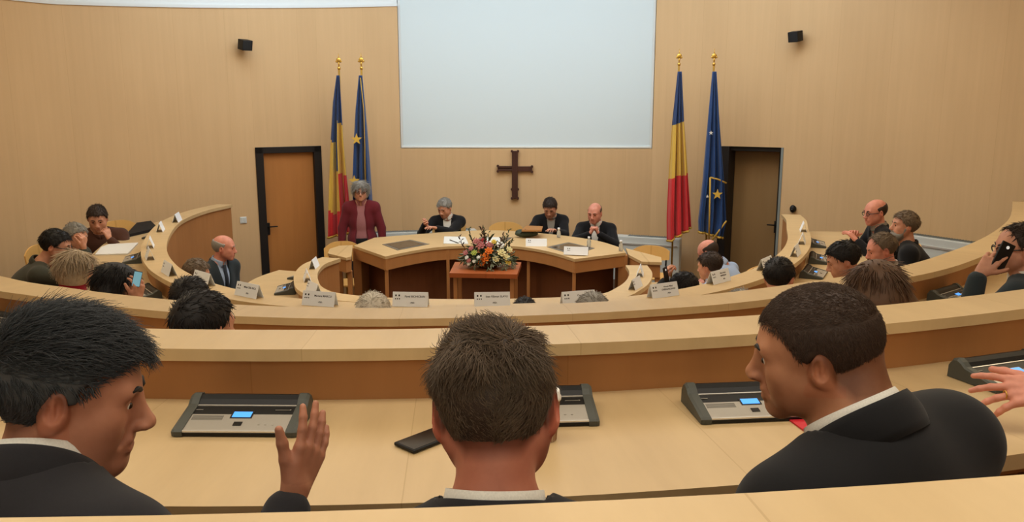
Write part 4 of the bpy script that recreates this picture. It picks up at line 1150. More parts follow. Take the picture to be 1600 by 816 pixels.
SKIN = skin_mat('skin_light', (206, 150, 122)); SKIN_T = skin_mat('skin_tan', (184, 126, 98)); SKIN_P = skin_mat('skin_pink', (214, 146, 124))
M_EYE = mat('eye_white', (225, 218, 208), 0.2); M_IRIS = mat('iris_dark', (50, 32, 22), 0.15)
M_SHIRT = cloth_mat('white_shirt', (222, 218, 208)); M_TROUS = cloth_mat('dark_trousers', (34, 33, 36)); M_SHOE = mat('shoe_black', (20, 19, 18), .4)
CHN = 'chairs under the seated people'
def collar(name, root, org, N, ax, F, prof, th, gap, drop, m, near):
    """thin band standing around the neck; gap = half opening at the front in degrees, drop = how much lower the front edge is"""
    R_ = np.cross(F, ax); R_ /= np.linalg.norm(R_); Fp = np.cross(ax, R_); n = 40; bm = bmesh.new(); rings = []
    span = math.radians(360 - 2 * gap)
    hs = np.interp(np.linspace(0, 1, 6), np.linspace(0, 1, len(prof)), [p[0] for p in prof]); rs = np.interp(np.linspace(0, 1, 6), np.linspace(0, 1, len(prof)), [p[1] for p in prof])
    for i in range(n + 1):
        a = math.radians(gap) + span * i / n; f = (1 + math.cos(a)) / 2; d = Fp * math.cos(a) + R_ * math.sin(a); pts = []
        for sgn in (1, -1):
            L = list(zip(hs, rs)); L = L if sgn > 0 else L[::-1]
            for j, (h, r) in enumerate(L):
                tt = th / 2 * (0.7 if j in (0, 5) else 1); pts.append(N + ax * (h - drop * f * f * (1 if h > -.03 else .4)) + d * (r + sgn * tt) - A3(org) - Fp * .004)
        rings.append([bm.verts.new(tuple(p)) for p in pts])
    for a, b in zip(rings, rings[1:]):
        k = len(a)
        for j in range(k): bm.faces.new((a[j], a[(j + 1) % k], b[(j + 1) % k], b[j])).smooth = True
    bm.faces.new(rings[0]); bm.faces.new(rings[-1][::-1]); bmesh.ops.recalc_face_normals(bm, faces=bm.faces[:])
    me = bpy.data.meshes.new(name); bm.to_mesh(me); bm.free(); return link(name, me, m, root)

def person(H, zf, yaw, pitch, tyaw, label, style='short', hair_m=None, skin=None, jacket=None, shirt=None, opts=None, wl=None, wr=None, pl=None, pr=None, hl=None, hr=None,
           s=1.0, near=False, noff=(0, 0, 0), roll=0, stand=False, back=.16, vest=True, glasses=None, chair=True, detail_hands=False, hairm_t=None, chair_label=None, sleeves='jacket', scarf=None, beard=None, tie=None, hres=None, Cf=None, Nd=None):
    o = opts or {}; skin = skin or SKIN; H = A3(H)
    B = basis(yaw, pitch, roll); Z = A3((0, 0, 1))
    th = {'bald': 0.0, 'buzz': .006}.get(style, .012)
    C = H - Z * (.121 + th) * s - B[:, 1] * 0.0 + (B[:, 2] - Z) * -.10 * s * .6
    if Cf is not None: C = A3(Cf)
    T = basis(tyaw); F0 = T[:, 1]; R = T[:, 0]
    N = C - Z * .146 * s - B[:, 1] * .036 * s - (B[:, 2] - Z) * .06 + A3(noff)
    if Nd is not None: N = C + A3(Nd)
    LF = o.get('lift', (0, 0))
    if stand: pz = zf + .93; P = A3((N[0], N[1], pz)) - F0 * .02
    else:
        pz = zf + .55; dz = N[2] - pz; bk = min(back, math.sqrt(max(0.0025, .52 ** 2 - dz ** 2)) if dz < .52 else .05); P = A3((N[0], N[1], pz)) - F0 * bk
    U = (N - P); Ln = np.linalg.norm(U); U /= Ln; F = np.cross(U, R); F /= np.linalg.norm(F)
    MT = np.stack([R, F, U], 1)
    root = empty('person', (P[0], P[1], zf), 0, label, 'person')
    org = (P[0], P[1], zf)
    w_ = o.get('build', 1.0)
    Sx = {q: N - U * .062 + R * q * .166 * w_ + Z * LF[(q + 1) // 2] for q in (-1, 1)}
    arms = {}
    dz_ = zf + D_H
    for q, wt, pole, hs in ((-1, wl, pl, hl), (1, wr, pr, hr)):
        if wt is None:
            if stand: wt = Sx[q] - Z * .52 + R * q * .10 + F * .06
            elif o.get('fold'): wt = N - U * (.27 if q > 0 else .30) + F * (.20 if q > 0 else .17) - R * q * .09
            elif o.get('lap') or not o.get('desk'): wt = P + F0 * .30 + R * q * .12 + Z * .04
            else: wt = A3((Sx[q] + F * .36 - R * q * .10)[:2].tolist() + [dz_ + .035])
        Eb, Wt = ik(Sx[q], wt, .285, .255, pole if pole is not None else (-Z * 1.0 + R * q * .7 - F * .2))
        arms[q] = (Eb, Wt, hs or {})
    def torso(sh, g, legs=True, armr=0.0):
        sh.ell(N - U * .205, A3((.150 * w_ + g, .102 + g, .175 + g)), MT, .04)
        sh.ell(P + U * (Ln * .35), A3((.142 * w_ + g, .108 * w_ + g, .17 + g)), MT, .05)
        sh.ell(P + U * .02, A3((.160 * w_ + g, .120 + g, .12 + g)), MT, .05)
        for q in (-1, 1):
            sh.cone(N + U * .005, Sx[q] + U * .008, .040 + g, .046 + g, .05); sh.cone(N - U * .10 + R * q * .06, Sx[q] - U * .02, .075 + g, .050 + g, .04)
    def armf(sh, q, g, upto=1.0):
        Eb, Wt, _ = arms[q]; e = Eb + (Wt - Eb) * upto
        sh.cone(Sx[q], Eb, .050 + g, .040 + g * 1.1, .03); sh.cone(Eb, e, .040 + g * 1.1, (.038 * (1 - upto) + .0255 * upto) + g, .012)
    def legsf(sh, g):
        for q in (-1, 1):
            hip = P + R * q * .085 - Z * .02
            if stand: kn = hip + F0 * .02 - Z * .40; an = A3((kn[0], kn[1], zf + .09)) - F0 * .02
            else: kn = A3(((hip + F0 * .40 + R * q * .03)[0], (hip + F0 * .40 + R * q * .03)[1], zf + .48)); an = A3((kn[0], kn[1], zf + .10)) + F0 * .02
            sh.cone(hip, kn, .078 + g, .054 + g, .04); sh.cone(kn, an, .054 + g, .036 + g, .02)
            yield an
    # body: head, neck, torso, arms, hands and legs as one surface
    sb = Sh(); head_shape(sb, B, C, s, o, near)
    nb = C + B @ (A3((0, -.022, -.045)) * s); ax0 = (nb - N) / np.linalg.norm(nb - N)
    sb.cone(nb, N - U * .01, .052 * s * o.get('neck', 1), .060 * s * o.get('neck', 1), .022)
    if 'nape' in o: sb.cone(C + B @ (A3((0, -.058, -.02)) * s), N + ax0 * .04 + A3(o['nape']), .050, .062, .03)
    torso(sb, -.004); ank = list(legsf(sb, -.008))
    den = [[], [], []]; hh = hres or (.0026 if near else .0055 if (H[1] < 7.9) else .0065)
    hc = C + B @ A3((0, .01, 0)); rr = .125 * s
    for i in range(3): den[i].append((hc[i] - rr - (0 if i < 2 else .01), hc[i] + rr + .01, hh))
    KN = []; hd = None
    for q in (-1, 1):
        Eb, Wt, hs = arms[q]; armf(sb, q, -.004)
        dv = hs.get('d'); fv = (Wt - Eb) / np.linalg.norm(Wt - Eb)
        dv = fv if dv is None else A3(dv); nv = hs.get('n'); nv = -Z + F * .01 if nv is None else A3(nv)
        hand(sb, Wt + dv / np.linalg.norm(dv) * .012, dv, nv, q, hs.get('curl', (.3, .32, .36, .4)), hs.get('thumb', (.7, .2)), hs.get('s', 1.0), hs.get('spread', .10))
        if hs.get('show'):
            KN.append(sb.kn); hd = dv / np.linalg.norm(dv)
            ctr = Wt + dv / np.linalg.norm(dv) * .09
            for i in range(3): den[i].append((ctr[i] - .10, ctr[i] + .10, hs.get('h', .0045)))
    for an in ank: sb.cone(an - Z * .03, an - Z * .045 + F0 * .12, .035, .03, .02)
    lipc = A3((.86, .66, .66)); stub = A3(o.get('stubble', (1, 1, 1)))
    def tint(V):
        q = (V - C) @ B / s; x, y, z = q.T
        Tn = np.ones((len(V), 3))
        lips = np.exp(-((z + .0625) / .0085) ** 2 * 1.2 - (x / .021) ** 4) * (y > .082)
        Tn = Tn * (1 - lips[:, None]) + Tn * lips[:, None] * lipc
        st = 1 / (1 + np.exp((z + .030) / .006)) * (1 / (1 + np.exp(-(y + .002) / .006))) * (z > -.14) * (1 - lips)
        Tn = Tn * (1 - st[:, None] * (1 - stub))
        sc_ = np.clip((z - np.interp(y, *LINES['short']) + .004) / .022, 0, 1) * (np.abs(x) < .12) * (z > -.08)
        if style in ('short', 'buzz') and 'scalp' in o: Tn = Tn * (1 - sc_[:, None] * (1 - A3(o['scalp'])))
        er = (np.abs(x) > .076) * (np.abs(z) < .05) * (np.abs(y + .01) < .035)
        Tn[er] *= A3(o.get('eartint', (1.0, .88, .86)))
        return Tn
    build('body', sb, .014 if not near else .010, skin, root, org, den, tint, smooth=1 if not near else 2)
    # trousers and shoes
    if not o.get('nolegs'):
        st_ = Sh(); st_.ell(P + U * .0, A3((.165 * w_, .128, .12)), MT, .05); list(legsf(st_, .004))
        build('trousers', st_, .014, o.get('trousers', M_TROUS), root, org)
        for an in ank:
            q = Sh(); q.cone(an - Z * .035 - F0 * .03, an - Z * .055 + F0 * .15, .045, .036, .02); q.ell(an - Z * .02, (.05, .05, .04), None, .02)
            q.fn(lambda X, Y, Z_: (zf + .004) - Z_, A3(org) - 1, A3(org) + 1); build('shoe', q, .010, M_SHOE, root, org)
    # shirt
    ax = (nb - N) / np.linalg.norm(nb - N)
    hcl = .008 if not near else .005
    if jacket is not None and shirt is not None:
        for k in (-1, 1):
            if arms[k][2].get('show'):
                Eb, Wt, _ = arms[k]; u_ = (Wt - Eb) / np.linalg.norm(Wt - Eb)
                MB().cyl(tuple(Wt - u_ * .045 - A3(org)), tuple(Wt - u_ * .002 - A3(org)), .0345, .0335, 20).build('cuff', shirt, root)
    if shirt is not None:
        q = Sh(); torso(q, .004); 
        if sleeves == 'shirt': 
            for k in (-1, 1): armf(q, k, .006, .97)
        nk = s * o.get('neck', 1)
        if sleeves != 'shirt': q.fn(lambda X, Y, Z_: (P[2] - .02) - Z_, P - 1, P + 1)
        so, _v, _q = build('shirt', q, hcl if near else .010, shirt, root, org, smooth=1)
    if shirt is not None: collar('shirt_collar', root, org, N, ax, F, [(-.01, .072 * s * o.get('neck', 1)), (.02, .0715 * s * o.get('neck', 1)), (.055 if near else .052, .0665 * s * o.get('neck', 1))], .005, 6, .014, shirt, near)
    if jacket is not None:
        q = Sh(); nk = s * o.get('neck', 1); torso(q, .017 if not near else .020); q.ell(P + U * .0, A3((.172 * w_, .134, .12)), MT, .05)
        if near:
            for k in (-1, 1):
                q.ell(Sx[k] + U * .002 - F * .01, (.070, .066, .056), MT, .06); q.cone(N - U * .05 - F * .03, Sx[k] - F * .03 - U * .01, .072, .066, .07)
            q.ell(N - U * .15 - F * .045, (.17 * w_, .085, .13), MT, .06)
        for k in (-1, 1): armf(q, k, .016, .94)
        nk = s * o.get('neck', 1)
        nk = s * o.get('neck', 1)
        if vest and shirt is not None:       # open front
            q.cone(N + U * .03 + F * .09, N - U * .30 + F * .16, .075, .012, .006, op='s')
        if stand: q.cone(P - U * .02 + F * .02, P - Z * .14, .165, .15, .05)
        q.cone(N + ax * .0, N + ax * .16, .0775 * nk, .0775 * nk, .002, op='s')
        if o.get('open'): q.cone(N - U * .05 + F * .13, P - U * .25 + F * .17, .050, .105, .01, op='s')
        q.fn(lambda X, Y, Z_: (P[2] - (.10 if not stand else .20)) - Z_, P - 1, P + 1)
        if near:
            def folds(X, Y, Z_):
                return None
        build('jacket', q, .0065 if near else .010, jacket, root, org, smooth=2)
        collar('jacket_collar', root, org, N, ax, F, [(-.02, .084 * nk), (.015, .085 * nk), (.045 if near else .026, .078 * nk)], .008, 42 if vest and shirt is not None else 0, .045, jacket, near)
    if scarf is not None:
        q = Sh(); q.cone(N - ax * .005, N + ax * .045, .088, .080, .01); q.cone(N - R * .07 + F * .02, N + R * .07 + F * .03, .04, .04, .03)
        build('scarf', q, .008, scarf, root, org)
    if tie is not None:
        MBt = MB(); a = N + U * .0 + F * .078; b = N - U * .25 + F * .135
        MBt.tube([tuple(a - A3(org)), tuple((a + b) / 2 - A3(org) + F * .012), tuple(b - A3(org))], [.014, .020, .026], 8); MBt.build('tie', tie, root)
    Pp = lambda x, y, z: C + B @ (A3((x, y, z)) * s)
    hm = hair_m
    if hm is not None and not near:
        fl_ = dict(root=root, C=C, B=B, s=s, o=o, org=org)
        far_locks(fl_, hm, style)
    if hm is not None:
        hair(root, org, B, C, s, o, style, hm, h=.0065 if not near else .0042, t=hairm_t)
        # eyebrows laid on the brow
        hs_ = Sh(); head_shape(hs_, B, C, s, o, near)
        for q in (-1, 1):
            pts = []
            for u in np.linspace(0, 1, 7):
                x = q * (.012 + .036 * u); z = .0225 + .008 * math.sin(u * 2.4) 
                ys_ = np.linspace(.115, .04, 40); PP = np.array([Pp(x, y, z) for y in ys_]); v = hs_.at(PP); i = int(np.argmax(v < 0))
                pts.append(tuple(Pp(x, ys_[i] + .0005, z) - A3(org)))
            eb = MB(); r0 = .0046 if near else .0045
            eb.tube(pts, [r0 * .6, r0, r0, r0, r0 * .9, r0 * .7, r0 * .3], 6); eb.build('eyebrow', o.get('brow', hm), root)
    for q in (-1, 1):
        ec = Pp(q * .031, .0715 + (0.001 if near else .002), .0035)
        e = MB(); e.sphere(tuple(ec - A3(org)), .0133 * s, u=16, v=12)
        if near or H[1] < 0: pass
        eo = e.build('eye', M_EYE if near else M_IRIS, root)
        if near:
            i_ = MB(); dv = B @ A3((0.0, 1, -.06)); dv /= np.linalg.norm(dv)
            i_.sphere(tuple(ec + dv * .0108 * s - A3(org)), .0056 * s, u=12, v=8); io = i_.build('iris', M_IRIS, root); io.parent = eo
    if glasses is not None:
        g = MB()
        for q in (-1, 1):
            c = Pp(q * .032, .098, .002); ring = [tuple(c + B[:, 0] * .024 * math.cos(a) + B[:, 2] * .0165 * math.sin(a) - A3(org)) for a in np.linspace(0, 2 * PI, 17)]
            g.tube(ring, .003, 6); g.tube([tuple(Pp(q * .056, .096, .006) - A3(org)), tuple(Pp(q * .080, .04, .008) - A3(org)), tuple(Pp(q * .084, -.006, .010) - A3(org))], .003, 6)
        g.tube([tuple(Pp(-.009, .100, .006) - A3(org)), tuple(Pp(.009, .100, .006) - A3(org))], .002, 6)
        g.build('glasses', glasses, root)
    if beard is not None:
        q = Sh(); q.ell(Pp(0, .046, -.082), A3((.064, .060, .048)) * s, B, .02); q.ell(Pp(0, .072, -.120), A3((.042, .040, .045)) * s, B, .02)
        for k in (-1, 1): q.cone(Pp(k * .066, .010, -.02), Pp(k * .05, .04, -.075), .014, .02, .02)
        q.cone(Pp(-.022, .094, -.047), Pp(.022, .094, -.047), .007, .007, .004); q.cone(Pp(-.014, .106, -.064), Pp(.014, .106, -.064), .006, .006, .004, op='s')
        build('beard', q, .006, beard, root, org)
    if chair and not stand:
        ch_ = put_chair(P[0] + F0[0] * .03, P[1] + F0[1] * .03, zf, math.radians(tyaw), chair_label or ' '.join(('chair under the ' + label).replace(',', '').split()[:13]), None, 1.0); ch_.scale = (1, .88, 1)
    return dict(kn=KN, hd=hd, root=root, C=C, B=B, N=N, U=U, F=F, R=R, arms=arms, P=P, org=org, s=s, o=o)

def strands(info, mat_, n, length, dirf, rad=.00055, lift=.35, seed=0, style='short', t=.012, segs=5, curlf=None, lenf=None, liftf=None, jitter=.16):
    """locks of real hair rooted on the scalp"""
    r = np.random.RandomState(seed); C, B, s, o = info['C'], info['B'], info['s'], info['o']; org = A3(info['org'])
    sh = Sh(); I = np.eye(3); cap_shape(sh, I, A3((0, 0, 0)), 1.0, o, t)
    pts = []; wd = o.get('wide', 1)
    while len(pts) < n:
        v = r.normal(size=(4000, 3)); v /= np.linalg.norm(v, axis=1)[:, None]
        p = A3((0, -.012, .03)) + v * A3((.08 * wd, .1, .09))
        for _ in range(6):
            d = sh.at(p); p = p - v * d[:, None]
        ok = p[:, 2] > np.interp(p[:, 1], *LINES[style]) + r.uniform(-.003, .006, len(p))
        ok &= ~((np.abs(p[:, 0]) > .055) & (((p[:, 1] + .004) / .026) ** 2 + ((p[:, 2] + .002) / .040) ** 2 < 1))
        pts += list(p[ok])
    P0 = np.array(pts[:n]); e = 1e-3
    G = np.stack([sh.at(P0 + A3((e, 0, 0))) - sh.at(P0 - A3((e, 0, 0))), sh.at(P0 + A3((0, e, 0))) - sh.at(P0 - A3((0, e, 0))), sh.at(P0 + A3((0, 0, e))) - sh.at(P0 - A3((0, 0, e)))], 1); G /= np.linalg.norm(G, axis=1)[:, None]
    P0 = P0 - G * .004
    D = dirf(P0, G) + r.normal(size=(n, 3)) * .15; D = D - G * (D * G).sum(1)[:, None]; D /= np.linalg.norm(D, axis=1)[:, None] + 1e-9
    L = length * r.uniform(.65, 1.15, n) * (lenf(P0) if lenf else 1.0)
    lf = lift * r.uniform(.5, 1.5, n) * (liftf(P0) if liftf else 1.0); jit = r.normal(size=(n, 3)) * jitter
    rings = []; p = P0.copy(); T_ = np.cross(D, G)
    for j in range(segs + 1):
        u = j / segs; v = D * 1.0 + G * (lf * (1 - u * 1.1))[:, None] + jit * (.4 + u)
        if curlf is not None: v = v + curlf(P0, G, D, T_, u)
        v /= np.linalg.norm(v, axis=1)[:, None]
        if j: p = p + v * (L / segs)[:, None]
        sd = np.cross(v, G); sd /= np.linalg.norm(sd, axis=1)[:, None] + 1e-9; up = np.cross(sd, v)
        rd = rad * (1.0 - .75 * u)
        rings.append(np.stack([p + (sd * math.cos(a) * 1.6 + up * math.sin(a)) * rd for a in (PI / 2, PI / 2 + 2.1, PI / 2 + 4.2)], 1))
    V = np.stack(rings, 1).reshape(n, -1, 3); m_ = (segs + 1) * 3; base = (np.arange(n) * m_)[:, None]
    q = []
    for j in range(segs):
        for k in range(3): q.append(np.stack([base[:, 0] + j * 3 + k, base[:, 0] + j * 3 + (k + 1) % 3, base[:, 0] + (j + 1) * 3 + (k + 1) % 3, base[:, 0] + (j + 1) * 3 + k], 1))
    Q = np.concatenate(q); W_ = C + (V.reshape(-1, 3) * s) @ B.T
    ob = to_mesh('hair_locks', W_, Q, mat_, info['root'], org); ob['kind'] = 'stuff'; return ob

def far_locks(info, m, style):
    sd = int(abs(info['C'][0]) * 1000) % 997
    if style in ('short', 'receding', 'buzz'):
        strands(info, m, 900, .030, lambda P, G: np.stack([P[:, 0] * 4, np.where(P[:, 2] > .07, .5, -.1), np.where(P[:, 2] > .06, -.1, -1.0)], 1), rad=.0020, lift=.50, seed=sd, t=.012 if style == 'short' else .008, segs=3, style=style if style != 'buzz' else 'short', lenf=lambda P: np.clip((P[:, 2] + .05) / .08, .3, 1.1))
    elif style in ('bob', 'long'):
        strands(info, m, 1100, .10, lambda P, G: np.stack([P[:, 0] * 3, np.where(P[:, 2] > .09, -.2, -.1), np.full(len(P), -1.0)], 1), rad=.0028, lift=.06, seed=sd, t=.016, segs=4, style='short', jitter=.05)
# ------------------------------------------------------------------ the people
H_BLACK = hair_mat('hair_black', (30, 27, 26)); H_DARK = hair_mat('hair_dark_brown', (52, 40, 32)); H_BROWN = hair_mat('hair_brown', (88, 64, 46)); H_GREY = hair_mat('hair_grey', (140, 136, 128)); H_WHITE = hair_mat('hair_white', (196, 188, 172))
H_BLOND = hair_mat('hair_ash_blond', (176, 156, 128)); H_SALT = hair_mat('hair_salt', (58, 58, 58)); H_SALT2 = hair_mat('hair_salt_brown', (108, 92, 74))
J_NAVY = cloth_mat('navy', (36, 35, 38)); J_BLACK = cloth_mat('black', (24, 24, 26)); J_GREEN = cloth_mat('grey_green', (62, 62, 52)); J_BROWN = cloth_mat('brown_knit', (78, 50, 38)); J_RED = cloth_mat('maroon', (104, 34, 40)); J_TEAL = cloth_mat('slate', (48, 56, 60))
S_BLUE = cloth_mat('light_blue', (160, 178, 205)); S_PINK = cloth_mat('rose', (158, 104, 104)); S_GREY = cloth_mat('grey_shirt', (140, 134, 124)); S_WHITE = M_SHIRT; G_BLK = M_BLACKG
V3 = lambda v: A3((v.x, v.y, v.z))
def Y(px, py, d): return V3(at_y(px, py, d))
X_ = A3((1, 0, 0)); Y_ = A3((0, 1, 0)); Z_ = A3((0, 0, 1))

# --- the three near men
h1 = Y(452, 790, 1.37)
L1 = person(Y(112, 486, 1.14), Z_D, 72, 13, 28, 'man in profile at left with thick black hair and dark suit, hand raised', 'short', H_SALT, SKIN_T, J_NAVY, S_WHITE,
    dict(edge=.25, capraise=.014, jowl=True, nose=1.12, wide=1.0, stubble=(.86, .84, .84), scalp=(.4, .36, .34), ear=1.08, neck=1.1, build=1.08, brow=H_BLACK), near=True, s=1.0, back=.12, roll=3.5, Cf=(-.669, 1.203, 2.222), Nd=(-.025, -.06, -.115),
    wr=h1, pr=(-Z_ * 1 + X_ * .3), hr=dict(show=True, h=.0028, d=Y_ * .55 + Z_ * 1 + X_ * .36, n=-X_ * .85 + Y_ * .45, curl=(.12, .10, .12, .16), thumb=(.55, -.10), spread=.13, s=1.0),
    wl=A3((-.75, 1.35, Z_D + .62)), hairm_t=.010, chair_label='wooden chair under the man raising his hand')
def dir_left(P, G):
    return np.stack([P[:, 0] * .2, np.full(len(P), 1.0) - 2.2 * np.clip(-(P[:, 2] - .03) / .05, 0, 1), np.where(P[:, 2] > .04, .1, -1.2)], 1)
strands(L1, hair_mat('hair_locks_salt', (56, 58, 60), var=.6), 9500, .040, dir_left, rad=.0007, lift=.75, seed=1, t=.0135, lenf=lambda P: np.clip((P[:, 2] - .030) / .05, .38, 1.15), liftf=lambda P: np.clip((P[:, 2] - .02) / .05, .12, 1.0))

L2 = person(Y(766, 491, 1.17), Z_D, 3.5, 20, 4, 'man seen from behind in the middle with wavy brown hair and dark suit', 'short', H_DARK, skin_mat('skin_ruddy', (190, 122, 98)), J_NAVY, S_WHITE,
    dict(edge=.22, capraise=.016, lift=(-.03, .0), lap=True, ear=1.08, wide=1.0, scalp=(.35, .3, .28), neck=1.0, eartint=(1.0, .78, .74)), near=True, s=1.0, back=.10, roll=4.5, hairm_t=.007, Cf=(-.024, 1.13, 2.226), Nd=(.0, -.075, -.140), chair_label='wooden chair under the middle man seen from behind')
wh = A3((.012, -.055, .105))
def dir_mid(P, G):
    top = np.clip((P[:, 2] - .055 + P[:, 1] * .35) / .035, 0, 1)[:, None]; wv = np.sin(P[:, 0] * 60 + P[:, 1] * 35)[:, None]
    return (A3((-.35, 1, .0)) + A3((.9, 0, 0)) * wv) * top + (A3((0, -.1, -1)) + A3((.35, 0, 0)) * wv) * (1 - top)
def curl_mid(P0, G, D, T_, u):
    ph = np.sin(P0[:, 0] * 55) * 2 + np.cos(P0[:, 2] * 48) * 2 + P0[:, 1] * 40
    return T_ * (np.sin(ph + u * 3.2) * .65)[:, None] + G * (np.cos(ph + u * 3.2) * .22)[:, None]
strands(L2, hair_mat('hair_locks_brown', (88, 72, 56), var=.55), 11000, .036, dir_mid, rad=.0007, lift=.42, seed=2, t=.0105, curlf=curl_mid, lenf=lambda P: np.clip((P[:, 2] - .0) / .07, .36, 1.1), liftf=lambda P: np.clip((P[:, 2] - .0) / .07, .10, 1.0))

L3 = person(Y(1275, 434, 1.36), Z_D, -70, 9, -28, 'man with cropped brown hair turned left in a dark suit, at right', 'buzz', hair_mat('hair_crop', (58, 42, 32)), skin_mat('skin_olive', (186, 130, 96)), J_BLACK, S_WHITE,
    dict(lift=(-.03, .026), lap=True, nose=.95, ear=.98, wide=1.02, stubble=(.84, .80, .78), scalp=(.4, .34, .3), neck=1.24, wave=.0006, nape=(.012, -.03, -.01), build=1.09, capraise=.008, brow=H_BLACK), near=True, s=1.0, back=.14, roll=4, Cf=(.530, 1.40, 2.228), Nd=(.068, -.055, -.130), hairm_t=.0045, chair_label='wooden chair under the man with cropped hair')
def dir_r(P, G): return np.stack([P[:, 0] * 3, np.where(P[:, 2] > .07, .8, -.2), np.where(P[:, 2] > .07, 0.0, -1)], 1)
strands(L3, hair_mat('hair_locks_crop', (66, 48, 36), var=.3), 20000, .0085, dir_r, rad=.00045, lift=.9, seed=3, t=.0076, segs=2, style='buzz')

# --- hand reaching in from the right edge
wr4 = Y(1600, 606, 2.06)
p4 = person(A3((1.90, 1.80, Z_D + 1.22)), Z_D, -20, 12, -25, 'person in a white shirt just outside the right edge, only the ringed hand showing', 'short', H_DARK, SKIN_P, None, S_WHITE, {}, sleeves='shirt', s=1.0,
    wl=wr4, pl=(-Z_ + X_ * .5), hl=dict(show=True, h=.003, d=-X_ * 1.0 + Y_ * .12 - Z_ * .02, n=-Z_ * .75 + Y_ * .65, curl=(.18, .24, .30, .42), thumb=(.75, .2), spread=.22, s=1.1), chair_label='wooden chair under the person outside the right edge')
k_ = p4['kn'][-1]; c_ = k_[2] + (k_[3] - k_[2]) * 0 + A3(p4['hd']) * .018
rg = MB(); a_ = A3(p4['hd']); b_ = np.cross(a_, Z_); b_ /= np.linalg.norm(b_); d_ = np.cross(b_, a_)
rg.tube([tuple(b_ * .0098 * math.cos(a) + d_ * .0098 * math.sin(a)) for a in np.linspace(0, 2 * PI, 17)], .0018, 6)
o = rg.build('finger_ring', M_GOLD); o.location = c_; tag(o, 'gold ring on the finger of the hand at the right edge', 'ring')

# --- third ring
person(Y(318, 453, 2.78), Z_C, 35, 5, 25, 'dark-haired man seen from behind on the third ring, left of centre', 'short', H_BLACK, SKIN, J_BLACK, S_WHITE, dict(wide=1.0))
person(Y(1368, 409, 3.42), Z_C, -22, 8, -20, 'woman with long brown hair seen from behind on the third ring', 'long', H_BROWN, SKIN, J_BLACK, None, dict(wave=.005, flow=(.17, .0, -.13)), s=1.0)
w11 = Y(1528, 432, 3.86)
i11 = person(Y(1594, 347, 4.0), Z_C, -80, 4, -45, 'man with glasses holding a black phone to his ear at the right edge', 'receding', H_DARK, SKIN, J_TEAL, S_WHITE, dict(stubble=(.85, .85, .85)), glasses=G_BLK,
    wl=w11, pl=(-Z_ - X_ * .3), hl=dict(show=True, d=X_ * .62 + Z_ * .75 + Y_ * .1, n=X_ * .5 + Y_ * .75 - Z_ * .3, curl=(.2, .35, .4, .45), thumb=(.8, .3)), s=1.0)
def phone(c, a, b, n_, label, lit=False, sc=1.0):
    """a long axis, b short axis"""
    a = Vector(a).normalized(); b = Vector(b); b = (b - a * b.dot(a)).normalized(); n = a.cross(b)
    M = Matrix((a, b, n)).transposed()
    p = empty('smartphone', c, 0, label, 'phone', rot=M.to_euler())
    MB().box((0, 0, 0), (.145 * sc, .072 * sc, .009), bev=.003).build('body', M_BLACK, p)
    MB().box((0, 0, .005), (.135 * sc, .064 * sc, .001)).build('screen', mat('phone_screen_lit', (120, 170, 185), .2, emit=.5) if lit else M_BLACKG, p)
    MB().cyl((.05 * sc, 0, -.0045), (.05 * sc, 0, -.006), .008).build('camera_lens', mat('flash_white', (240, 240, 235), .3, emit=.4), p)
    return p
phone(Y(1566, 402, 3.86), (.35, 0.05, .8), (.8, .1, -.35), None, 'black phone held against the ear of the man at the right edge')

# --- horseshoe ring, near side
person(Y(296, 431, 4.15), Z_B, 12, 4, 10, 'black-haired person seen from behind, left of the dark-haired man\'s head', 'short', H_BLACK, SKIN, J_BLACK, S_WHITE, {}, back=.02)
person(Y(583, 456, 4.12), Z_B, 0, 14, 0, 'white-haired person seen from behind between two name cards', 'short', H_WHITE, SKIN, J_BLACK, S_WHITE, {}, back=.02)
person(Y(926, 456, 4.22), Z_B, 0, 14, 0, 'grey-haired person seen from behind in front of a name card', 'short', H_GREY, SKIN, J_BLACK, S_WHITE, {}, back=.02)
person(Y(1155, 452, 4.46), Z_B, -10, 20, -10, 'pale grey head barely showing over the third ledge, right of centre', 'short', H_GREY, SKIN, J_BLACK, S_WHITE, dict(build=.7), back=.01, chair=False)
person(Y(1220, 401, 5.02), Z_B, 35, 8, 20, 'black-haired man with white collar seen from behind, below the right horn', 'short', H_BLACK, SKIN, J_BLACK, S_WHITE, {})
person(Y(1314, 377, 5.42), Z_B, -78, 22, -60, 'black-haired man looking down, nearest on the right side desk', 'short', H_BLACK, SKIN, J_BLACK, S_WHITE, {})
person(Y(1376, 363, 6.02), Z_B, -84, 16, -60, 'man with thinning hair and open white collar looking down, right side', 'receding', H_SALT2, SKIN_P, J_BLACK, S_WHITE, {})
person(Y(1416, 329, 6.95), Z_B, -86, -4, -65, 'bearded man in black facing left on the right side', 'short', H_SALT2, SKIN, J_BLACK, None, dict(build=1.15), beard=H_GREY)
person(Y(1368, 312, 7.65), Z_B, -100, 8, -85, 'balding man with glasses and dark suit, farthest on the right side', 'bald', H_DARK, SKIN_P, J_BLACK, S_GREY, {}, glasses=G_BLK, tie=J_BLACK,
    wl=Y(1340, 378, 7.5), wr=Y(1335, 372, 7.75), hl=dict(show=True), hr=dict(show=True, curl=(.6, .6, .6, .6)))
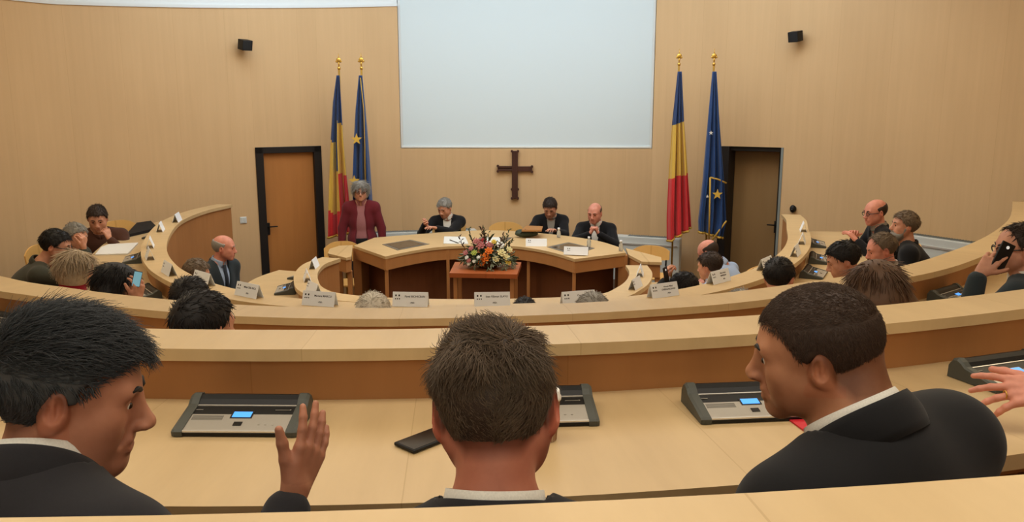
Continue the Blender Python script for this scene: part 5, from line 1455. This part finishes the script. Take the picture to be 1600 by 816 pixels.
# --- horseshoe ring, left side
person(Y(150, 321, 8.2), Z_B, 160, 22, 150, 'dark-haired man in a brown sweater resting his head on his hand', 'short', H_DARK, SKIN, J_BROWN, None, dict(build=1.18), s=1.05,
    wl=Y(172, 375, 8.1), pl=(-Z_ + X_ * .6), hl=dict(show=True, d=Z_ * .9 - X_ * .35, n=-X_ * .8 + Y_ * .3, curl=(.9, .9, .9, .9), s=.95), back=.1)
person(Y(118, 348, 7.45), Z_B, 110, 12, 100, 'grey-haired person mostly hidden behind the man with glasses at left', 'short', H_GREY, SKIN, J_GREEN, None, {})
person(Y(88, 358, 6.5), Z_B, 78, 14, 60, 'black-haired man with glasses and grey-green jacket, hand at his face', 'short', H_BLACK, SKIN, J_GREEN, None, dict(build=1.25), glasses=G_BLK, s=1.05,
    wr=Y(130, 392, 6.35), pr=(-Z_ + X_ * .4), hr=dict(show=True, d=Z_ + X_ * .1, n=-X_, curl=(.8, .8, .8, .8)), noff=(-.07, 0, 0))
person(Y(118, 391, 5.32), Z_B, 35, 6, 40, 'ash-blond woman with red scarf and pale coat seen from behind', 'bob', H_BLOND, SKIN, cloth_mat('pale_coat', (190, 182, 170)), None, {}, scarf=cloth_mat('red_scarf', (140, 22, 34)))
w30 = Y(214, 474, 4.62)
person(Y(182, 413, 4.78), Z_B, 62, 10, 55, 'dark-haired woman seen from behind looking at a lit phone', 'long', H_BLACK, SKIN, J_BLACK, None, {}, wr=w30, hr=dict(show=True, d=Z_ + X_ * .2, n=Y_ * .3 - X_ * .7, curl=(.5, .5, .5, .5)))
phone(Y(214, 436, 4.60), (.25, .1, 1), (-.9, -.4, 0), None, 'phone with lit screen held by the dark-haired woman at left', True, .62)
# --- inner ring
person(Y(350, 368, 7.9), Z_A, 84, 6, 118, 'bald man in a dark suit and tie with folded arms, facing right', 'bald', H_GREY, SKIN_P, J_TEAL, S_BLUE, dict(fold=True, build=1.1), tie=cloth_mat('tie_dark', (50, 56, 66)), s=1.02, back=.05,
    hl=dict(show=True), hr=dict(show=True), noff=(-.02, 0, 0))
person(Y(308, 404, 6.85), Z_A, 50, 12, 55, 'dark grey-haired person beside the bald man, behind the left name cards', 'short', H_SALT2, SKIN, J_BLACK, None, dict(build=.85), back=.02, chair=False)
person(Y(820, 464, 5.5), Z_A, 0, 14, 0, 'dark head just visible above the ledge right of the middle name card', 'short', H_BLACK, SKIN, J_BLACK, None, {}, back=.05)
person(Y(1103, 376, 8.1), Z_A, -62, 26, -50, 'bald man in a light blue shirt bending forward beside the flags', 'bald', H_DARK, SKIN_P, None, S_BLUE, {}, sleeves='shirt', noff=(.08, 0, 0))
person(Y(1108, 393, 7.15), Z_A, -50, 10, -40, 'dark-haired man seen from behind in front of the bald man in blue', 'short', H_DARK, SKIN, None, S_BLUE, {}, sleeves='shirt')
person(Y(1066, 425, 6.25), Z_A, -70, 14, -50, 'dark-haired person holding a black phone up beside the inner ring', 'short', H_BLACK, SKIN, J_BLACK, None, {}, wl=Y(1040, 440, 6.2), hl=dict(show=True, d=Z_ + X_ * .1, n=X_, curl=(.8, .8, .8, .8)))
phone(Y(1041, 432, 6.12), (-.2, 0, 1), (.5, .8, 0), None, 'black phone held up by the dark-haired person on the inner ring')
# --- head table
person(Y(563, 283, 10.55), 0.0, 172, 4, 175, 'grey-haired woman standing in a maroon jacket with glasses, before the flags', 'bob', H_GREY, SKIN, J_RED, S_PINK, dict(trousers=M_TROUS, open=True), stand=True, glasses=G_BLK, s=1.0)
person(Y(693, 310, 10.75), Z_A, -150, 24, 180, 'grey short-haired woman in a black jacket seated at the head table', 'short', H_GREY, SKIN, J_BLACK, S_WHITE, {}, wr=Y(664, 351, 10.45), hr=dict(show=True, n=Z_ * .5 - Y_, curl=(.6, .6, .6, .6)), wl=Y(682, 357, 10.42), hl=dict(show=True), back=.1)
person(Y(859, 310, 10.78), Z_A, -168, 34, 180, 'dark-haired man in a dark suit looking down at the head table', 'short', H_DARK, SKIN, J_BLACK, S_GREY, {}, wr=Y(832, 359, 10.45), wl=Y(868, 361, 10.45), hr=dict(show=True), hl=dict(show=True), back=.1, s=1.03)
person(Y(929, 318, 10.4), Z_A, -155, 14, -165, 'bald man in a dark suit with clasped hands at the head table', 'bald', H_BROWN, SKIN_P, J_BLACK, S_WHITE, dict(build=1.12), s=1.05,
    wr=Y(921, 366, 10.15), wl=Y(936, 366, 10.15), pr=(-Z_ * .8 - X_), pl=(-Z_ * .8 + X_), hr=dict(show=True, d=Z_ * .7 + X_ * .5, n=X_, curl=(.9, .9, .9, .9)), hl=dict(show=True, d=Z_ * .7 - X_ * .5, n=-X_, curl=(.9, .9, .9, .9)), back=.1)

# --- empty chairs the photograph shows
def chair_at(px, py, Yd, zf, yaw, label, sc=1.0, top=.83):
    p = at_y(px, py, Yd); put_chair(p.x, p.y, zf, math.radians(yaw), label, None, max(.75, (p.z - zf) / top))
chair_at(790, 351, 10.85, Z_A, 180, 'empty pale wooden chair at the middle of the head table')
chair_at(1013, 389, 9.9, Z_A, 200, 'empty wooden chair behind the side table at right')
chair_at(536, 382, 10.1, 0.0, 165, 'empty wooden chair left of the standing woman')
chair_at(204, 347, 8.95, Z_B, 120, 'empty chair with mustard cushion behind the black coat at left')
if first_chair[0]: bpy.data.objects.remove(CHAIR)
